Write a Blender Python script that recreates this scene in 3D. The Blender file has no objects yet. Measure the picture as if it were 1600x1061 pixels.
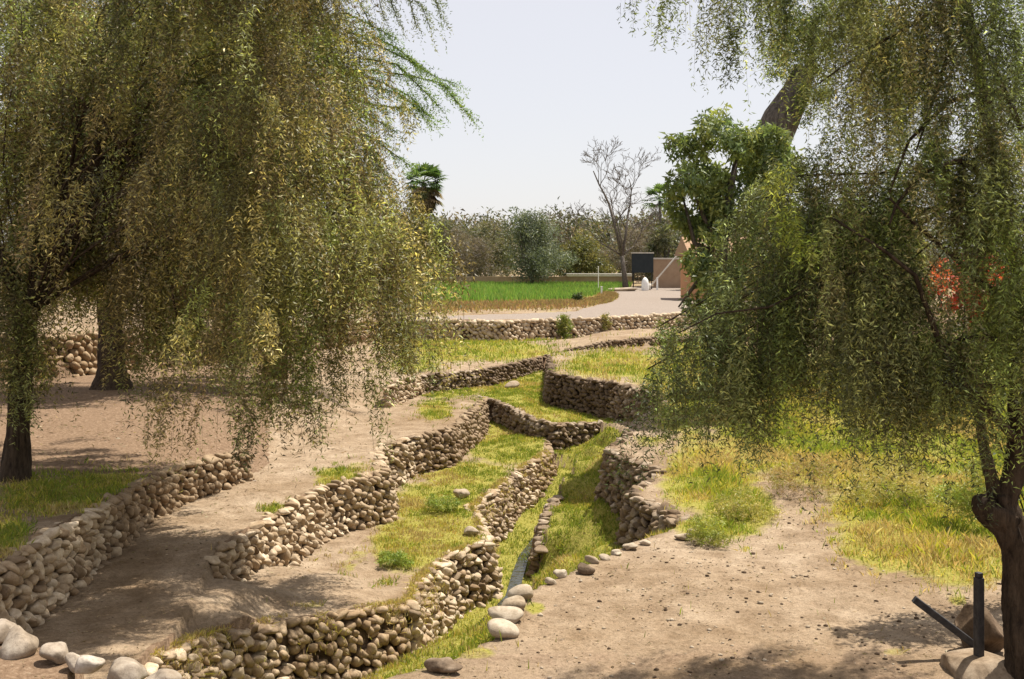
import bpy, math, random
import numpy as np
from mathutils import Matrix, Vector, Euler

# ------------------------------------------------------------------ camera, sky, sun, exposure
random.seed(7)
rng = np.random.default_rng(7)
R = math.radians
scene = bpy.context.scene
F, UC, VH, ZC = 1689.0, 800.0, 400.0, 3.0        # focal length in photo pixels, centre column, horizon row, eye height
SUN_AZ, SUN_EL = 55.0, 66.0                       # azimuth to the right of the view direction, elevation

cam_d = bpy.data.cameras.new('camera')
cam_d.sensor_width = 36.0
cam_d.lens = 36.0 * F / 1600.0
cam_d.shift_y = -(530.5 - VH) / 1600.0
cam_d.clip_start = 0.1
cam_d.clip_end = 3000
cam = bpy.data.objects.new('camera', cam_d)
cam.location = (0, 0, ZC)
cam.rotation_euler = (R(90), 0, 0)
scene.collection.objects.link(cam)
scene.camera = cam

world = bpy.data.worlds.new('World')
scene.world = world
world.use_nodes = True
wn = world.node_tree.nodes
wl = world.node_tree.links
sky = wn.new('ShaderNodeTexSky')
sky.sky_type = 'NISHITA'
sky.sun_disc = False
sky.sun_elevation = R(SUN_EL)
sky.sun_rotation = R(SUN_AZ)
sky.air_density = 1.0
sky.dust_density = 1.0
sky.ozone_density = 1.0
veil = wn.new('ShaderNodeMix'); veil.data_type = 'RGBA'          # thin high haze whitening the whole sky evenly
veil.inputs[0].default_value = 0.8
veil.inputs[7].default_value = (5.1, 4.92, 5.0, 1)
wl.new(sky.outputs[0], veil.inputs[6])
wl.new(veil.outputs[2], wn['Background'].inputs[0])
wn['Background'].inputs[1].default_value = 0.0985

sun_d = bpy.data.lights.new('sun', 'SUN')
sun_d.energy = 5.0
sun_d.angle = R(0.53)
sun_d.color = (1.0, 0.94, 0.85)
sun = bpy.data.objects.new('sun', sun_d)
sv = Vector((math.sin(R(SUN_AZ)) * math.cos(R(SUN_EL)), math.cos(R(SUN_AZ)) * math.cos(R(SUN_EL)), math.sin(R(SUN_EL))))
sun.rotation_euler = sv.to_track_quat('Z', 'Y').to_euler()
sun.location = sv * 60
scene.collection.objects.link(sun)

scene.view_settings.view_transform = 'Standard'
scene.view_settings.look = 'None'
scene.view_settings.exposure = 0.8
scene.view_settings.gamma = 1.0
scene.render.engine = 'CYCLES'

# ------------------------------------------------------------------ helpers
COL = scene.collection

def W(u, v, z):
    """ground point seen at photo pixel (u, v) when it lies at height z"""
    d = F * (ZC - z) / (v - VH)
    return ((u - UC) * d / F, d, z)

def WD(u, v, d):
    """point seen at photo pixel (u, v) at distance d"""
    return ((u - UC) * d / F, d, ZC - (v - VH) * d / F)

def tag(o, label=None, cat=None, group=None, kind=None):
    if label: o['label'] = label
    if cat: o['category'] = cat
    if group: o['group'] = group
    if kind: o['kind'] = kind
    return o

def empty(name, loc):
    o = bpy.data.objects.new(name, None)
    o.location = loc
    o.empty_display_size = 0.2
    COL.objects.link(o)
    return o

def mesh_np(name, verts, faces, nside, mat, parent=None, smooth=False, colors=None, uvw=None):
    """verts (N,3), faces (M,nside) -> object; colors (M,3) stored per face"""
    verts = np.asarray(verts, dtype=np.float32)
    faces = np.asarray(faces, dtype=np.int32)
    if parent is not None:
        verts = verts - np.array(parent['_o'], dtype=np.float32)
    me = bpy.data.meshes.new(name)
    m = len(faces)
    me.vertices.add(len(verts)); me.vertices.foreach_set('co', verts.ravel())
    me.loops.add(m * nside); me.loops.foreach_set('vertex_index', faces.ravel())
    me.polygons.add(m)
    me.polygons.foreach_set('loop_start', np.arange(0, m * nside, nside, dtype=np.int32))
    me.polygons.foreach_set('loop_total', np.full(m, nside, dtype=np.int32))
    me.update(calc_edges=True)
    if smooth:
        me.polygons.foreach_set('use_smooth', np.ones(m, dtype=bool))
    if colors is not None:
        a = me.attributes.new('tint', 'FLOAT_COLOR', 'FACE')
        c = np.ones((m, 4), dtype=np.float32); c[:, :3] = colors
        a.data.foreach_set('color', c.ravel())
    me.materials.append(mat)
    o = bpy.data.objects.new(name, me)
    COL.objects.link(o)
    if parent is not None:
        o.parent = parent['_p']
    return o

class Root(dict):
    def __init__(self, name, loc, label, cat, group=None):
        e = empty(name, loc)
        tag(e, label, cat, group)
        self['_p'] = e; self['_o'] = tuple(loc)

class MB:
    """mesh builder with mixed polygons"""
    def __init__(s): s.v = []; s.f = []
    def box(s, c, size, rz=0, rot=None, taper=1.0):
        M = rot if rot is not None else Matrix.Rotation(rz, 3, 'Z')
        b = len(s.v); hx, hy, hz = [q / 2 for q in size]
        for zz in (-hz, hz):
            t = taper if zz > 0 else 1.0
            for (xx, yy) in ((-hx, -hy), (hx, -hy), (hx, hy), (-hx, hy)):
                p = M @ Vector((xx * t, yy * t, zz)); s.v.append((p.x + c[0], p.y + c[1], p.z + c[2]))
        for q in ((0, 3, 2, 1), (4, 5, 6, 7), (0, 1, 5, 4), (1, 2, 6, 5), (2, 3, 7, 6), (3, 0, 4, 7)):
            s.f.append(tuple(b + i for i in q))
    def tube(s, pts, rad, n=6, cap=True, wob=0.0):
        pts = [Vector(p) for p in pts]
        b = len(s.v); up = Vector((0.31, 0.95, 0.1))
        for i, p in enumerate(pts):
            d = (pts[min(i + 1, len(pts) - 1)] - pts[max(i - 1, 0)])
            if d.length < 1e-6: d = Vector((0, 0, 1))
            d.normalize()
            x = d.cross(up)
            if x.length < 0.05: x = d.cross(Vector((1, 0, 0)))
            x.normalize(); y = d.cross(x)
            for k in range(n):
                a = 2 * math.pi * k / n
                r = rad[i] * (1 + (random.uniform(-wob, wob) if wob else 0))
                q = p + x * (math.cos(a) * r) + y * (math.sin(a) * r)
                s.v.append(tuple(q))
        for i in range(len(pts) - 1):
            for k in range(n):
                k2 = (k + 1) % n
                s.f.append((b + i * n + k, b + i * n + k2, b + (i + 1) * n + k2, b + (i + 1) * n + k))
        if cap:
            s.f.append(tuple(b + k for k in reversed(range(n))))
            e = b + (len(pts) - 1) * n
            s.f.append(tuple(e + k for k in range(n)))
    def gnarl(s, pts, rad, n=20, rings=46, amp=.13, seed=0):
        pts = np.array([tuple(p) for p in pts]); t = np.concatenate([[0], np.cumsum(np.linalg.norm(np.diff(pts, axis=0), axis=1))])
        q = np.linspace(0, t[-1], rings); ker = np.array([1, 2, 3, 2, 1]) / 9
        P = np.stack([np.interp(q, t, pts[:, k]) for k in range(3)] + [np.interp(q, t, rad)], -1)
        Pp = np.pad(P, ((2, 2), (0, 0)), 'edge'); P = np.stack([np.convolve(Pp[:, k], ker, 'valid') for k in range(4)], -1)
        b = len(s.v)
        for i in range(rings):
            d = Vector(P[min(i + 1, rings - 1), :3] - P[max(i - 1, 0), :3]).normalized(); x = d.cross(Vector((.1, 1, .05))).normalized(); y = d.cross(x)
            for k in range(n):
                a = 2 * math.pi * k / n; h = q[i]
                r = P[i, 3] * (1 + amp * (.5 * math.sin(5 * a + 2.3 * h + seed) + .4 * math.sin(9 * a - 4.1 * h + seed * 2) + .5 * math.sin(2 * a + 7 * h + seed)) + random.uniform(-.03, .03))
                s.v.append(tuple(Vector(P[i, :3]) + x * (math.cos(a) * r) + y * (math.sin(a) * r)))
        for i in range(rings - 1):
            for k in range(n):
                k2 = (k + 1) % n; s.f.append((b + i * n + k, b + i * n + k2, b + (i + 1) * n + k2, b + (i + 1) * n + k))
        s.f.append(tuple(b + (rings - 1) * n + k for k in range(n)))
    def build(s, name, mat, parent=None, smooth=False, bevel=0):
        me = bpy.data.meshes.new(name)
        o_ = parent['_o'] if parent is not None else (0, 0, 0)
        me.from_pydata([(a - o_[0], b - o_[1], c - o_[2]) for a, b, c in s.v], [], s.f)
        me.materials.append(mat)
        if smooth:
            me.polygons.foreach_set('use_smooth', np.ones(len(me.polygons), dtype=bool))
        o = bpy.data.objects.new(name, me)
        COL.objects.link(o)
        if parent is not None: o.parent = parent['_p']
        if bevel:
            md = o.modifiers.new('bevel', 'BEVEL'); md.width = bevel; md.segments = 2
        return o

def hash2(ix, iy, s):
    n = (ix.astype(np.int64) * 374761393 + iy.astype(np.int64) * 668265263 + s * 982451653) & 0x7fffffff
    n = ((n ^ (n >> 13)) * 1274126177) & 0x7fffffff
    return ((n ^ (n >> 16)) & 0xffff) / 65535.0

def vnoise(x, y, s=0):
    ix = np.floor(x); iy = np.floor(y); fx = x - ix; fy = y - iy
    fx = fx * fx * (3 - 2 * fx); fy = fy * fy * (3 - 2 * fy)
    a = hash2(ix, iy, s); b = hash2(ix + 1, iy, s); c = hash2(ix, iy + 1, s); d = hash2(ix + 1, iy + 1, s)
    return (a * (1 - fx) + b * fx) * (1 - fy) + (c * (1 - fx) + d * fx) * fy

def fbm(x, y, s=0, o=3):
    t = 0; a = 0.5
    for i in range(o):
        t = t + a * vnoise(x * 2 ** i, y * 2 ** i, s + i * 17); a *= 0.5
    return t / (1 - 0.5 ** o)

def inpoly(x, y, poly):
    r = np.zeros(x.shape, dtype=bool)
    n = len(poly)
    for i in range(n):
        x1, y1 = poly[i][0], poly[i][1]; x2, y2 = poly[(i + 1) % n][0], poly[(i + 1) % n][1]
        if y1 == y2: continue
        c = ((y1 > y) != (y2 > y)) & (x < (x2 - x1) * (y - y1) / (y2 - y1) + x1)
        r ^= c
    return r

def idw(x, y, pts, p=3.0):
    num = np.zeros(x.shape); den = np.zeros(x.shape)
    for (px, py, pz) in pts:
        w = 1.0 / (((x - px) ** 2 + (y - py) ** 2 + 0.05) ** (p / 2))
        num += w * pz; den += w
    return num / den

# ------------------------------------------------------------------ materials
def new_mat(name):
    m = bpy.data.materials.new(name); m.use_nodes = True
    nt = m.node_tree
    return m, nt, nt.nodes, nt.links, nt.nodes['Principled BSDF']

def noise(nt, scale, detail=4, rough=0.6, coord=None, dims='3D'):
    n = nt.nodes.new('ShaderNodeTexNoise'); n.inputs['Scale'].default_value = scale
    n.inputs['Detail'].default_value = detail; n.inputs['Roughness'].default_value = rough
    if coord is not None: nt.links.new(coord, n.inputs['Vector'])
    return n

def ramp(nt, fac, stops):
    r = nt.nodes.new('ShaderNodeValToRGB')
    e = r.color_ramp.elements
    while len(e) < len(stops): e.new(0.5)
    for i, (p, c) in enumerate(stops):
        e[i].position = p; e[i].color = (*c, 1)
    nt.links.new(fac, r.inputs[0])
    return r

def mix(nt, fac, a, b, mode='MIX'):
    n = nt.nodes.new('ShaderNodeMix'); n.data_type = 'RGBA'; n.blend_type = mode
    if isinstance(fac, (int, float)): n.inputs[0].default_value = fac
    else: nt.links.new(fac, n.inputs[0])
    for k, q in ((6, a), (7, b)):
        if isinstance(q, tuple): n.inputs[k].default_value = (*q, 1)
        else: nt.links.new(q, n.inputs[k])
    return n.outputs[2]

def bump(nt, height, strength, dist, bsdf):
    b = nt.nodes.new('ShaderNodeBump'); b.inputs['Strength'].default_value = strength; b.inputs['Distance'].default_value = dist
    nt.links.new(height, b.inputs['Height']); nt.links.new(b.outputs[0], bsdf.inputs['Normal'])
    return b

def plain(name, c1, c2, scale=6, rough=0.8, bs=0.3, bd=0.02, spec=0.2):
    m, nt, N, L, P = new_mat(name)
    tc = N.new('ShaderNodeTexCoord')
    n = noise(nt, scale, 6, 0.65, tc.outputs['Object'])
    r = ramp(nt, n.outputs[0], [(0.3, c1), (0.7, c2)])
    L.new(r.outputs[0], P.inputs['Base Color'])
    P.inputs['Roughness'].default_value = rough
    P.inputs['Specular IOR Level'].default_value = spec
    bump(nt, n.outputs[0], bs, bd, P)
    return m

def leaf_mat(name, trans=0.35, rough=0.55, spec=0.3, gain=1.25):
    m, nt, N, L, P = new_mat(name)
    a = N.new('ShaderNodeAttribute'); a.attribute_name = 'tint'
    L.new(a.outputs['Color'], P.inputs['Base Color'])
    P.inputs['Roughness'].default_value = rough
    P.inputs['Specular IOR Level'].default_value = spec
    t = N.new('ShaderNodeBsdfTranslucent')
    g = mix(nt, 1.0, a.outputs['Color'], (1.25 * gain, 1.2 * gain, 0.7 * gain), 'MULTIPLY')
    L.new(g, t.inputs[0])
    s = N.new('ShaderNodeMixShader'); s.inputs[0].default_value = trans
    L.new(P.outputs[0], s.inputs[1]); L.new(t.outputs[0], s.inputs[2])
    L.new(s.outputs[0], N['Material Output'].inputs[0])
    return m

def ground_mat():
    m, nt, N, L, P = new_mat('ground_dirt')
    g = N.new('ShaderNodeNewGeometry')
    pos = g.outputs['Position']
    big = noise(nt, 0.35, 5, 0.6, pos); mid = noise(nt, 2.2, 6, 0.65, pos); fine = noise(nt, 17, 5, 0.75, pos); grit = noise(nt, 60, 3, 0.8, pos)
    c = ramp(nt, mid.outputs[0], [(0.28, (0.187, 0.137, 0.089)), (0.5, (0.277, 0.216, 0.152)), (0.72, (0.363, 0.295, 0.217))])
    c2 = ramp(nt, big.outputs[0], [(0.35, (0.80, 0.72, 0.62)), (0.65, (1.08, 1.05, 1.02))])
    col = mix(nt, 1.0, c.outputs[0], c2.outputs[0], 'MULTIPLY')
    f2 = ramp(nt, fine.outputs[0], [(0.28, (0.5, 0.44, 0.38)), (0.47, (0.95, 0.95, 0.94)), (0.7, (1.25, 1.22, 1.2))])
    col = mix(nt, 0.85, col, f2.outputs[0], 'MULTIPLY')
    g2 = ramp(nt, grit.outputs[0], [(0.3, (0.5, 0.45, 0.4)), (0.48, (1, 1, 1)), (0.68, (1.25, 1.25, 1.25))])
    col = mix(nt, 0.7, col, g2.outputs[0], 'MULTIPLY')
    # litter / turf soil where plants grow, brown soil where dry, pale gravel on the road
    at = N.new('ShaderNodeAttribute'); at.attribute_name = 'cover'
    sep = N.new('ShaderNodeSeparateColor'); L.new(at.outputs['Color'], sep.inputs[0])
    turf = ramp(nt, fine.outputs[0], [(0.3, (0.15, 0.13, 0.028)), (0.5, (0.25, 0.23, 0.045)), (0.7, (0.34, 0.28, 0.09))])
    def gated(ch, lo=0.42, hi=0.62):
        s = N.new('ShaderNodeMath'); s.operation = 'ADD'; L.new(sep.outputs[ch], s.inputs[0])
        q = N.new('ShaderNodeMath'); q.operation = 'MULTIPLY_ADD'; L.new(mid.outputs[0], q.inputs[0]); q.inputs[1].default_value = 0.7; q.inputs[2].default_value = -0.35
        L.new(q.outputs[0], s.inputs[1])
        mr = N.new('ShaderNodeMapRange'); mr.inputs[1].default_value = lo; mr.inputs[2].default_value = hi; L.new(s.outputs[0], mr.inputs[0])
        return mr.outputs[0]
    col = mix(nt, gated(0), col, turf.outputs[0])
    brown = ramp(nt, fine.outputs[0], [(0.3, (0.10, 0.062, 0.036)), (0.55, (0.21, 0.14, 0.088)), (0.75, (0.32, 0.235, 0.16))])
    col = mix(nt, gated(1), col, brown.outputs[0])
    road = ramp(nt, fine.outputs[0], [(0.3, (0.187, 0.153, 0.123)), (0.6, (0.264, 0.217, 0.178))])
    col = mix(nt, gated(2), col, road.outputs[0])
    L.new(col, P.inputs['Base Color'])
    P.inputs['Roughness'].default_value = 0.95
    P.inputs['Specular IOR Level'].default_value = 0.1
    ad = N.new('ShaderNodeMath'); ad.operation = 'MULTIPLY_ADD'
    L.new(fine.outputs[0], ad.inputs[0]); ad.inputs[1].default_value = 0.6; L.new(mid.outputs[0], ad.inputs[2])
    bump(nt, ad.outputs[0], 0.8, 0.06, P)
    return m

def stone_mat(name, stops, lo=0.0):
    m, nt, N, L, P = new_mat(name)
    tc = N.new('ShaderNodeTexCoord'); oi = N.new('ShaderNodeObjectInfo')
    ge = N.new('ShaderNodeNewGeometry')
    n = noise(nt, 9.0, 6, 0.7, ge.outputs['Position']); n2 = noise(nt, 2.6, 3, 0.5, ge.outputs['Position']); n3 = noise(nt, 45, 3, 0.7, ge.outputs['Position'])
    r = ramp(nt, n.outputs[0], stops)
    rnd = ramp(nt, oi.outputs['Random'], [(0.0, (max(0.42, lo), max(0.37, lo * .95), max(0.33, lo * .9))), (0.3, (max(0.72, lo), max(0.64, lo * .97), max(0.55, lo * .92))), (0.65, (0.95, 0.92, 0.88)), (1.0, (1.2, 1.2, 1.2))])
    col = mix(nt, 1.0, r.outputs[0], rnd.outputs[0], 'MULTIPLY')
    v = ramp(nt, n2.outputs[0], [(0.35, (0.78, 0.70, 0.60)), (0.62, (1.08, 1.05, 1.0))])
    col = mix(nt, 1.0, col, v.outputs[0], 'MULTIPLY')
    sp = ramp(nt, n3.outputs[0], [(0.28, (0.6, 0.57, 0.52)), (0.45, (1, 1, 1))])
    col = mix(nt, 0.7, col, sp.outputs[0], 'MULTIPLY')
    L.new(col, P.inputs['Base Color'])
    P.inputs['Roughness'].default_value = 0.85
    P.inputs['Specular IOR Level'].default_value = 0.2
    bump(nt, n.outputs[0], 0.45, 0.03, P)
    return m

def bark_mat(name, c1, c2):
    m, nt, N, L, P = new_mat(name)
    ge = N.new('ShaderNodeNewGeometry')
    mp = N.new('ShaderNodeMapping'); mp.inputs['Scale'].default_value = (9, 9, 2.2); L.new(ge.outputs['Position'], mp.inputs[0])
    n = noise(nt, 1.6, 6, 0.7, mp.outputs[0])
    r = ramp(nt, n.outputs[0], [(0.33, c1), (0.68, c2)])
    L.new(r.outputs[0], P.inputs['Base Color']); P.inputs['Roughness'].default_value = 0.9; P.inputs['Specular IOR Level'].default_value = 0.15
    bump(nt, n.outputs[0], 1.0, 0.12, P)
    return m

M = {}
M['ground'] = ground_mat()
M['stone'] = stone_mat('sandy_cobble', [(0.3, (0.297, 0.234, 0.167)), (0.5, (0.450, 0.378, 0.284)), (0.72, (0.558, 0.491, 0.392))])
M['dstone'] = stone_mat('shade_grey_cobble', [(0.3, (0.17, 0.135, 0.10)), (0.5, (0.29, 0.24, 0.185)), (0.72, (0.42, 0.365, 0.295))])  # darker cobble: shade of the left-facing ditch walls is put into the colour
M['pale'] = stone_mat('pale_boulder', [(0.3, (0.258, 0.216, 0.166)), (0.5, (0.386, 0.340, 0.276)), (0.72, (0.497, 0.451, 0.386))], 0.9)
M['boulder'] = stone_mat('weathered_boulder', [(0.3, (0.20, 0.175, 0.15)), (0.5, (0.33, 0.295, 0.255)), (0.72, (0.43, 0.40, 0.36))], 0.9)
M['rock'] = stone_mat('brown_rock', [(0.3, (0.07, 0.052, 0.038)), (0.5, (0.15, 0.115, 0.083)), (0.72, (0.24, 0.195, 0.15))])
M['bark'] = bark_mat('pepper_bark', (0.022, 0.015, 0.01), (0.12, 0.085, 0.056))
M['greybark'] = bark_mat('grey_bark', (0.06, 0.05, 0.04), (0.19, 0.16, 0.135))
M['leaf'] = leaf_mat('leaf', 0.30, 0.5, 0.35)
M['grass'] = leaf_mat('grass_blade', 0.4, 0.6, 0.2, 1.1)
M['blackwood'] = plain('tarred_wood', (0.012, 0.011, 0.012), (0.05, 0.046, 0.045), 18, 0.6, 0.5, 0.01, 0.3)
M['board'] = plain('dark_board', (0.02, 0.026, 0.03), (0.032, 0.038, 0.042), 3, 0.7, 0.1, 0.01)
M['white'] = plain('white_paint', (0.66, 0.64, 0.6), (0.8, 0.79, 0.76), 5, 0.7, 0.15, 0.01)
M['adobe'] = plain('adobe_wall', (0.26, 0.18, 0.12), (0.36, 0.27, 0.19), 1.2, 0.95, 0.5, 0.03, 0.1)
M['cap'] = plain('wall_cap', (0.5, 0.46, 0.4), (0.62, 0.58, 0.52), 2, 0.9, 0.2, 0.02)
M['orange'] = plain('orange_plaster', (0.42, 0.2, 0.09), (0.5, 0.26, 0.13), 1.5, 0.9, 0.2, 0.01)
M['tile'] = plain('roof_tile', (0.24, 0.15, 0.09), (0.36, 0.23, 0.14), 4, 0.85, 0.4, 0.03)
M['dark'] = plain('dark_opening', (0.02, 0.018, 0.016), (0.04, 0.035, 0.03), 3, 0.6, 0.1, 0.01)
M['gate'] = plain('gate_panel', (0.30, 0.20, 0.13), (0.38, 0.27, 0.185), 2, 0.8, 0.2, 0.01)

# ------------------------------------------------------------------ layout lines (world x, y, top z)
a_line = [(-5.95, 10.9, -0.6), W(0, 882, -0.55), W(100, 820, -0.6), W(165, 783, -0.66), W(220, 752, -0.72), W(300, 722, -0.76), W(380, 702, -0.8), W(480, 655, -0.83), W(600, 606, -0.85), W(655, 586, -0.85)]
f_left = [W(720, 580, -0.85), W(765, 575, -0.85), W(810, 566, -0.85), W(860, 555, -0.85)]
f_right = [W(900, 543, -0.65), W(950, 533, -0.5), W(1005, 528, -0.45), W(1100, 524, -0.4), (16, 48.5, -0.3)]
b_line = [W(330, 872, -1.42), W(350, 853, -1.4), W(400, 820, -1.4), W(500, 762, -1.4), W(603, 735, -1.4), W(588, 702, -1.4), W(640, 683, -1.4), W(700, 671, -1.4), W(735, 645, -1.4), W(760, 622, -1.4)]
b2_line = [W(762, 622, -1.4), W(800, 635, -1.5), W(835, 653, -1.6), W(864, 662, -1.65), W(900, 661, -1.7), W(936, 659, -1.7)]
c_line = [(0.93, 30.2, -2.1), W(857, 706, -2.2), W(800, 742, -2.3), W(739, 794, -2.4), W(755, 828, -2.4), W(762, 845, -2.42), W(700, 868, -2.4), W(657, 905, -2.4), W(640, 942, -2.3), W(540, 958, -2.12), W(450, 968, -2.0), W(330, 992, -1.76), W(270, 1012, -1.6), W(215, 1045, -1.5), (-4.3, 9.9, -1.48)]
d_line = [W(1062, 808, -1.12), W(1020, 786, -1.12), W(985, 770, -1.1), W(1032, 740, -1.08), W(990, 718, -1.05), W(950, 703, -1.02), W(968, 688, -1.0), W(1000, 657, -0.9), W(1035, 632, -0.8), W(1024, 612, -0.7), W(960, 598, -0.65), W(862, 583, -0.6)]
e_line = [W(1055, 823, -1.13), W(985, 849, -1.12), W(900, 888, -1.1), W(830, 920, -1.1), W(792, 950, -1.1), W(782, 990, -1.1), W(700, 1030, -1.1), W(600, 1061, -1.1), (-1.9, 9.6, -1.1), (-3.0, 9.7, -1.05), W(250, 1060, -1.0), W(190, 1044, -1.0), W(90, 1016, -0.97), W(20, 998, -0.95), W(-10, 990, -0.93)]
w_line = [(-26, 21, 0.9), (-17, 27.5, 0.8), (-12.6, 30.6, 0.72), (-9.0, 40, 0.3), W(620, 499, 0.0), W(700, 500.5, 0.0), W(790, 502, 0.0), W(880, 499, 0.0), W(950, 496, 0.02), W(1010, 493, 0.05), W(1085, 488, 0.1), (17, 58, 0.2), (40, 62, 0.4)]
s_right = [(1.75, 29.3), (1.5, 27.5), (1.08, 25), (0.72, 22.6), (0.5, 21.2), (0.3, 19.5), (-0.35, 18.3), (-0.8, 17.1), (-0.95, 15.9), (-1.9, 14.5), (-2.7, 13.6), (-3.4, 12.5), (-3.6, 11.0), (-3.6, 9.8)]

P_T0 = w_line + list(reversed(f_right)) + list(reversed(f_left)) + list(reversed(a_line)) + [(-40, 10.9)]
P_R = d_line + [f_left[-1]] + f_right + [(60, 52), (60, -60), (-60, -60), (-60, 10.9), a_line[0]] + list(reversed(e_line))
P_T1 = a_line + f_left + list(reversed(d_line[8:])) + [(2.75, 30.0)] + list(reversed(b2_line)) + list(reversed(b_line)) + [c_line[-3], c_line[-2], c_line[-1], e_line[-6], e_line[-5], e_line[-4], e_line[-3], e_line[-2], e_line[-1]]
P_T2 = b_line + b2_line[:4] + c_line[:-2]
P_S = [(1.12, 29.6)] + c_line[:] + list(reversed(s_right))
P_IN = None

C_RIM = [(-40, 30, 1.0), (-17, 30, 0.85), (-12.6, 33, 0.75), (-9, 43, 0.3), (-5, 53, 0.02), (0, 53, 0), (4, 54, 0.02), (10, 58, 0.12), (17, 60, 0.2), (40, 64, 0.4), (0, 75, 0.02), (10, 90, 0), (-10, 90, 0.05), (-30, 90, 0.1), (30, 90, 0.1)]
C_T0 = list(a_line) + list(f_left) + [W(900, 542, -0.65), W(950, 532, -0.5), W(1005, 527, -0.45), (16, 50, -0.3), W(640, 524, -0.9), W(760, 529, -0.93), W(850, 530, -0.93), W(1000, 518, -0.55), W(20, 745, -0.62), W(175, 605, -0.35), W(130, 594, -0.4), W(60, 640, -0.5), (-16, 24, -0.2), (-14, 18, -0.5), (-22, 20, 0), (-10, 13, -0.55)]
C_R = list(d_line) + list(e_line) + [W(1250, 770, -0.95), W(1500, 850, -0.95), W(1100, 900, -1.05), W(1590, 1055, -1.05), W(1300, 1000, -1.08), (0, 7, -1.1), (6, 5, -1.1), (-6, 7, -0.9), W(1000, 542, -0.78), W(1100, 540, -0.7), W(880, 570, -0.75), (12, 30, -0.5), (14, 20, -0.6), (20, 40, -0.2), (6, 26, -0.75), W(1060, 700, -1.0), W(1150, 720, -0.95)]
C_T1 = [(-5.6, 12.5, -1.42), W(150, 1000, -1.42), W(230, 822, -1.4), W(380, 748, -1.4), W(470, 720, -1.4), W(600, 640, -1.4), W(700, 606, -1.42), W(860, 582, -1.35), W(960, 656, -1.66), W(1012, 652, -1.5), W(880, 640, -1.6), W(800, 612, -1.42)] + b_line[1:] + b2_line + [(2.75, 29.6, -1.72), W(300, 930, -1.5), (-4.5, 13.2, -1.5)]
C_T2 = [W(335, 912, -1.6), W(420, 905, -2.05), W(513, 875, -2.35), W(600, 790, -2.42), W(700, 692, -2.32), W(762, 655, -2.06), (-4.3, 14.2, -1.5)] + c_line[:-2]
C_S = [(1.3, 29, -2.75), (1.0, 26.5, -3.2), (0.3, 24, -3.42), (0.1, 21.5, -3.46), (-0.3, 19.5, -3.46), (-1.2, 16.5, -3.4), (-2.4, 14.2, -3.3), (-3.6, 12, -3.2)]
C_G = [(2.75, 29.8, -1.75), (2.2, 29.5, -2.45), (2.0, 28.6, -2.5), (2.55, 28.2, -2.2), (1.25, 23.2, -2.45), (1.0, 22.2, -2.5), W(925, 690, -1.95), W(955, 715, -1.9), W(945, 778, -1.97), W(965, 852, -1.97), W(900, 745, -2.2), W(900, 800, -2.35), W(875, 792, -2.6), W(857, 828, -2.65), W(868, 760, -2.65), W(880, 870, -2.4), (0.9, 16.5, -2.1), (0.15, 17, -2.9), (-0.2, 14.6, -2.1), (-0.6, 13, -1.7), (-1.2, 12.6, -1.9), (-2.2, 12, -2.2), (-2.6, 11, -1.9)] + [(x + 0.25, y, -1.25) for x, y, z in e_line[:0]] + [(x, y, -3.35) for x, y in s_right[4:]] + [(1.75, 29.3, -2.5), (1.6, 27.5, -2.75)] + [(x, y, -1.25) for x, y, z in e_line[:10]]

def terrain(x, y, rough=True):
    x = np.asarray(x, float); y = np.asarray(y, float)
    z = idw(x, y, C_RIM, 3)
    inner = y < 70
    reg = np.zeros(x.shape, dtype=int)
    t0 = inpoly(x, y, P_T0); r_ = inpoly(x, y, P_R); t1 = inpoly(x, y, P_T1); t2 = inpoly(x, y, P_T2); s_ = inpoly(x, y, P_S)
    core = (x > -7) & (x < 8) & (y > 9) & (y < 45)
    g_ = core & ~(t0 | r_ | t1 | t2 | s_) & (x > -4.6)
    z = np.where(g_, idw(x, y, C_G, 3), z); reg[g_] = 5
    zt0 = idw(x, y, C_T0, 3)
    # the dirt path climbs over a soft bank where the near left wall ends
    dm = np.full(x.shape, 99.0)
    for (p, q) in zip(a_line[6:8], a_line[7:9]):
        ex, ey = q[0] - p[0], q[1] - p[1]; tt = np.clip(((x - p[0]) * ex + (y - p[1]) * ey) / (ex * ex + ey * ey), 0.06, 0.94)
        dm = np.minimum(dm, np.hypot(x - p[0] - tt * ex, y - p[1] - tt * ey))
    wb = np.clip(dm / 2.2, 0, 1); wb = wb * wb * (3 - 2 * wb)
    zt0 = np.where(x > -7.5, -1.4 * (1 - wb) + zt0 * wb, zt0)
    z = np.where(t0, zt0, z); reg[t0] = 1
    z = np.where(r_, idw(x, y, C_R, 3), z); reg[r_] = 2
    z = np.where(t1, idw(x, y, C_T1, 3), z); reg[t1] = 3
    z = np.where(t2 & ~t1, idw(x, y, C_T2, 3), z); reg[t2 & ~t1] = 4
    s2 = s_ & ~t2 & ~t1 & ~r_
    z = np.where(s2, idw(x, y, C_S, 2), z); reg[s2] = 6
    if rough:
        z = z + (fbm(x * 0.9, y * 0.9, 3, 4) - 0.5) * 0.09 + (fbm(x * 4, y * 4, 9, 2) - 0.5) * 0.03
    return z, reg

def tz(x, y):
    z, _ = terrain(np.array([x]), np.array([y])); return float(z[0])

def proj(x, y, z):
    return UC + F * x / y, VH + F * (ZC - z) / y

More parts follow.
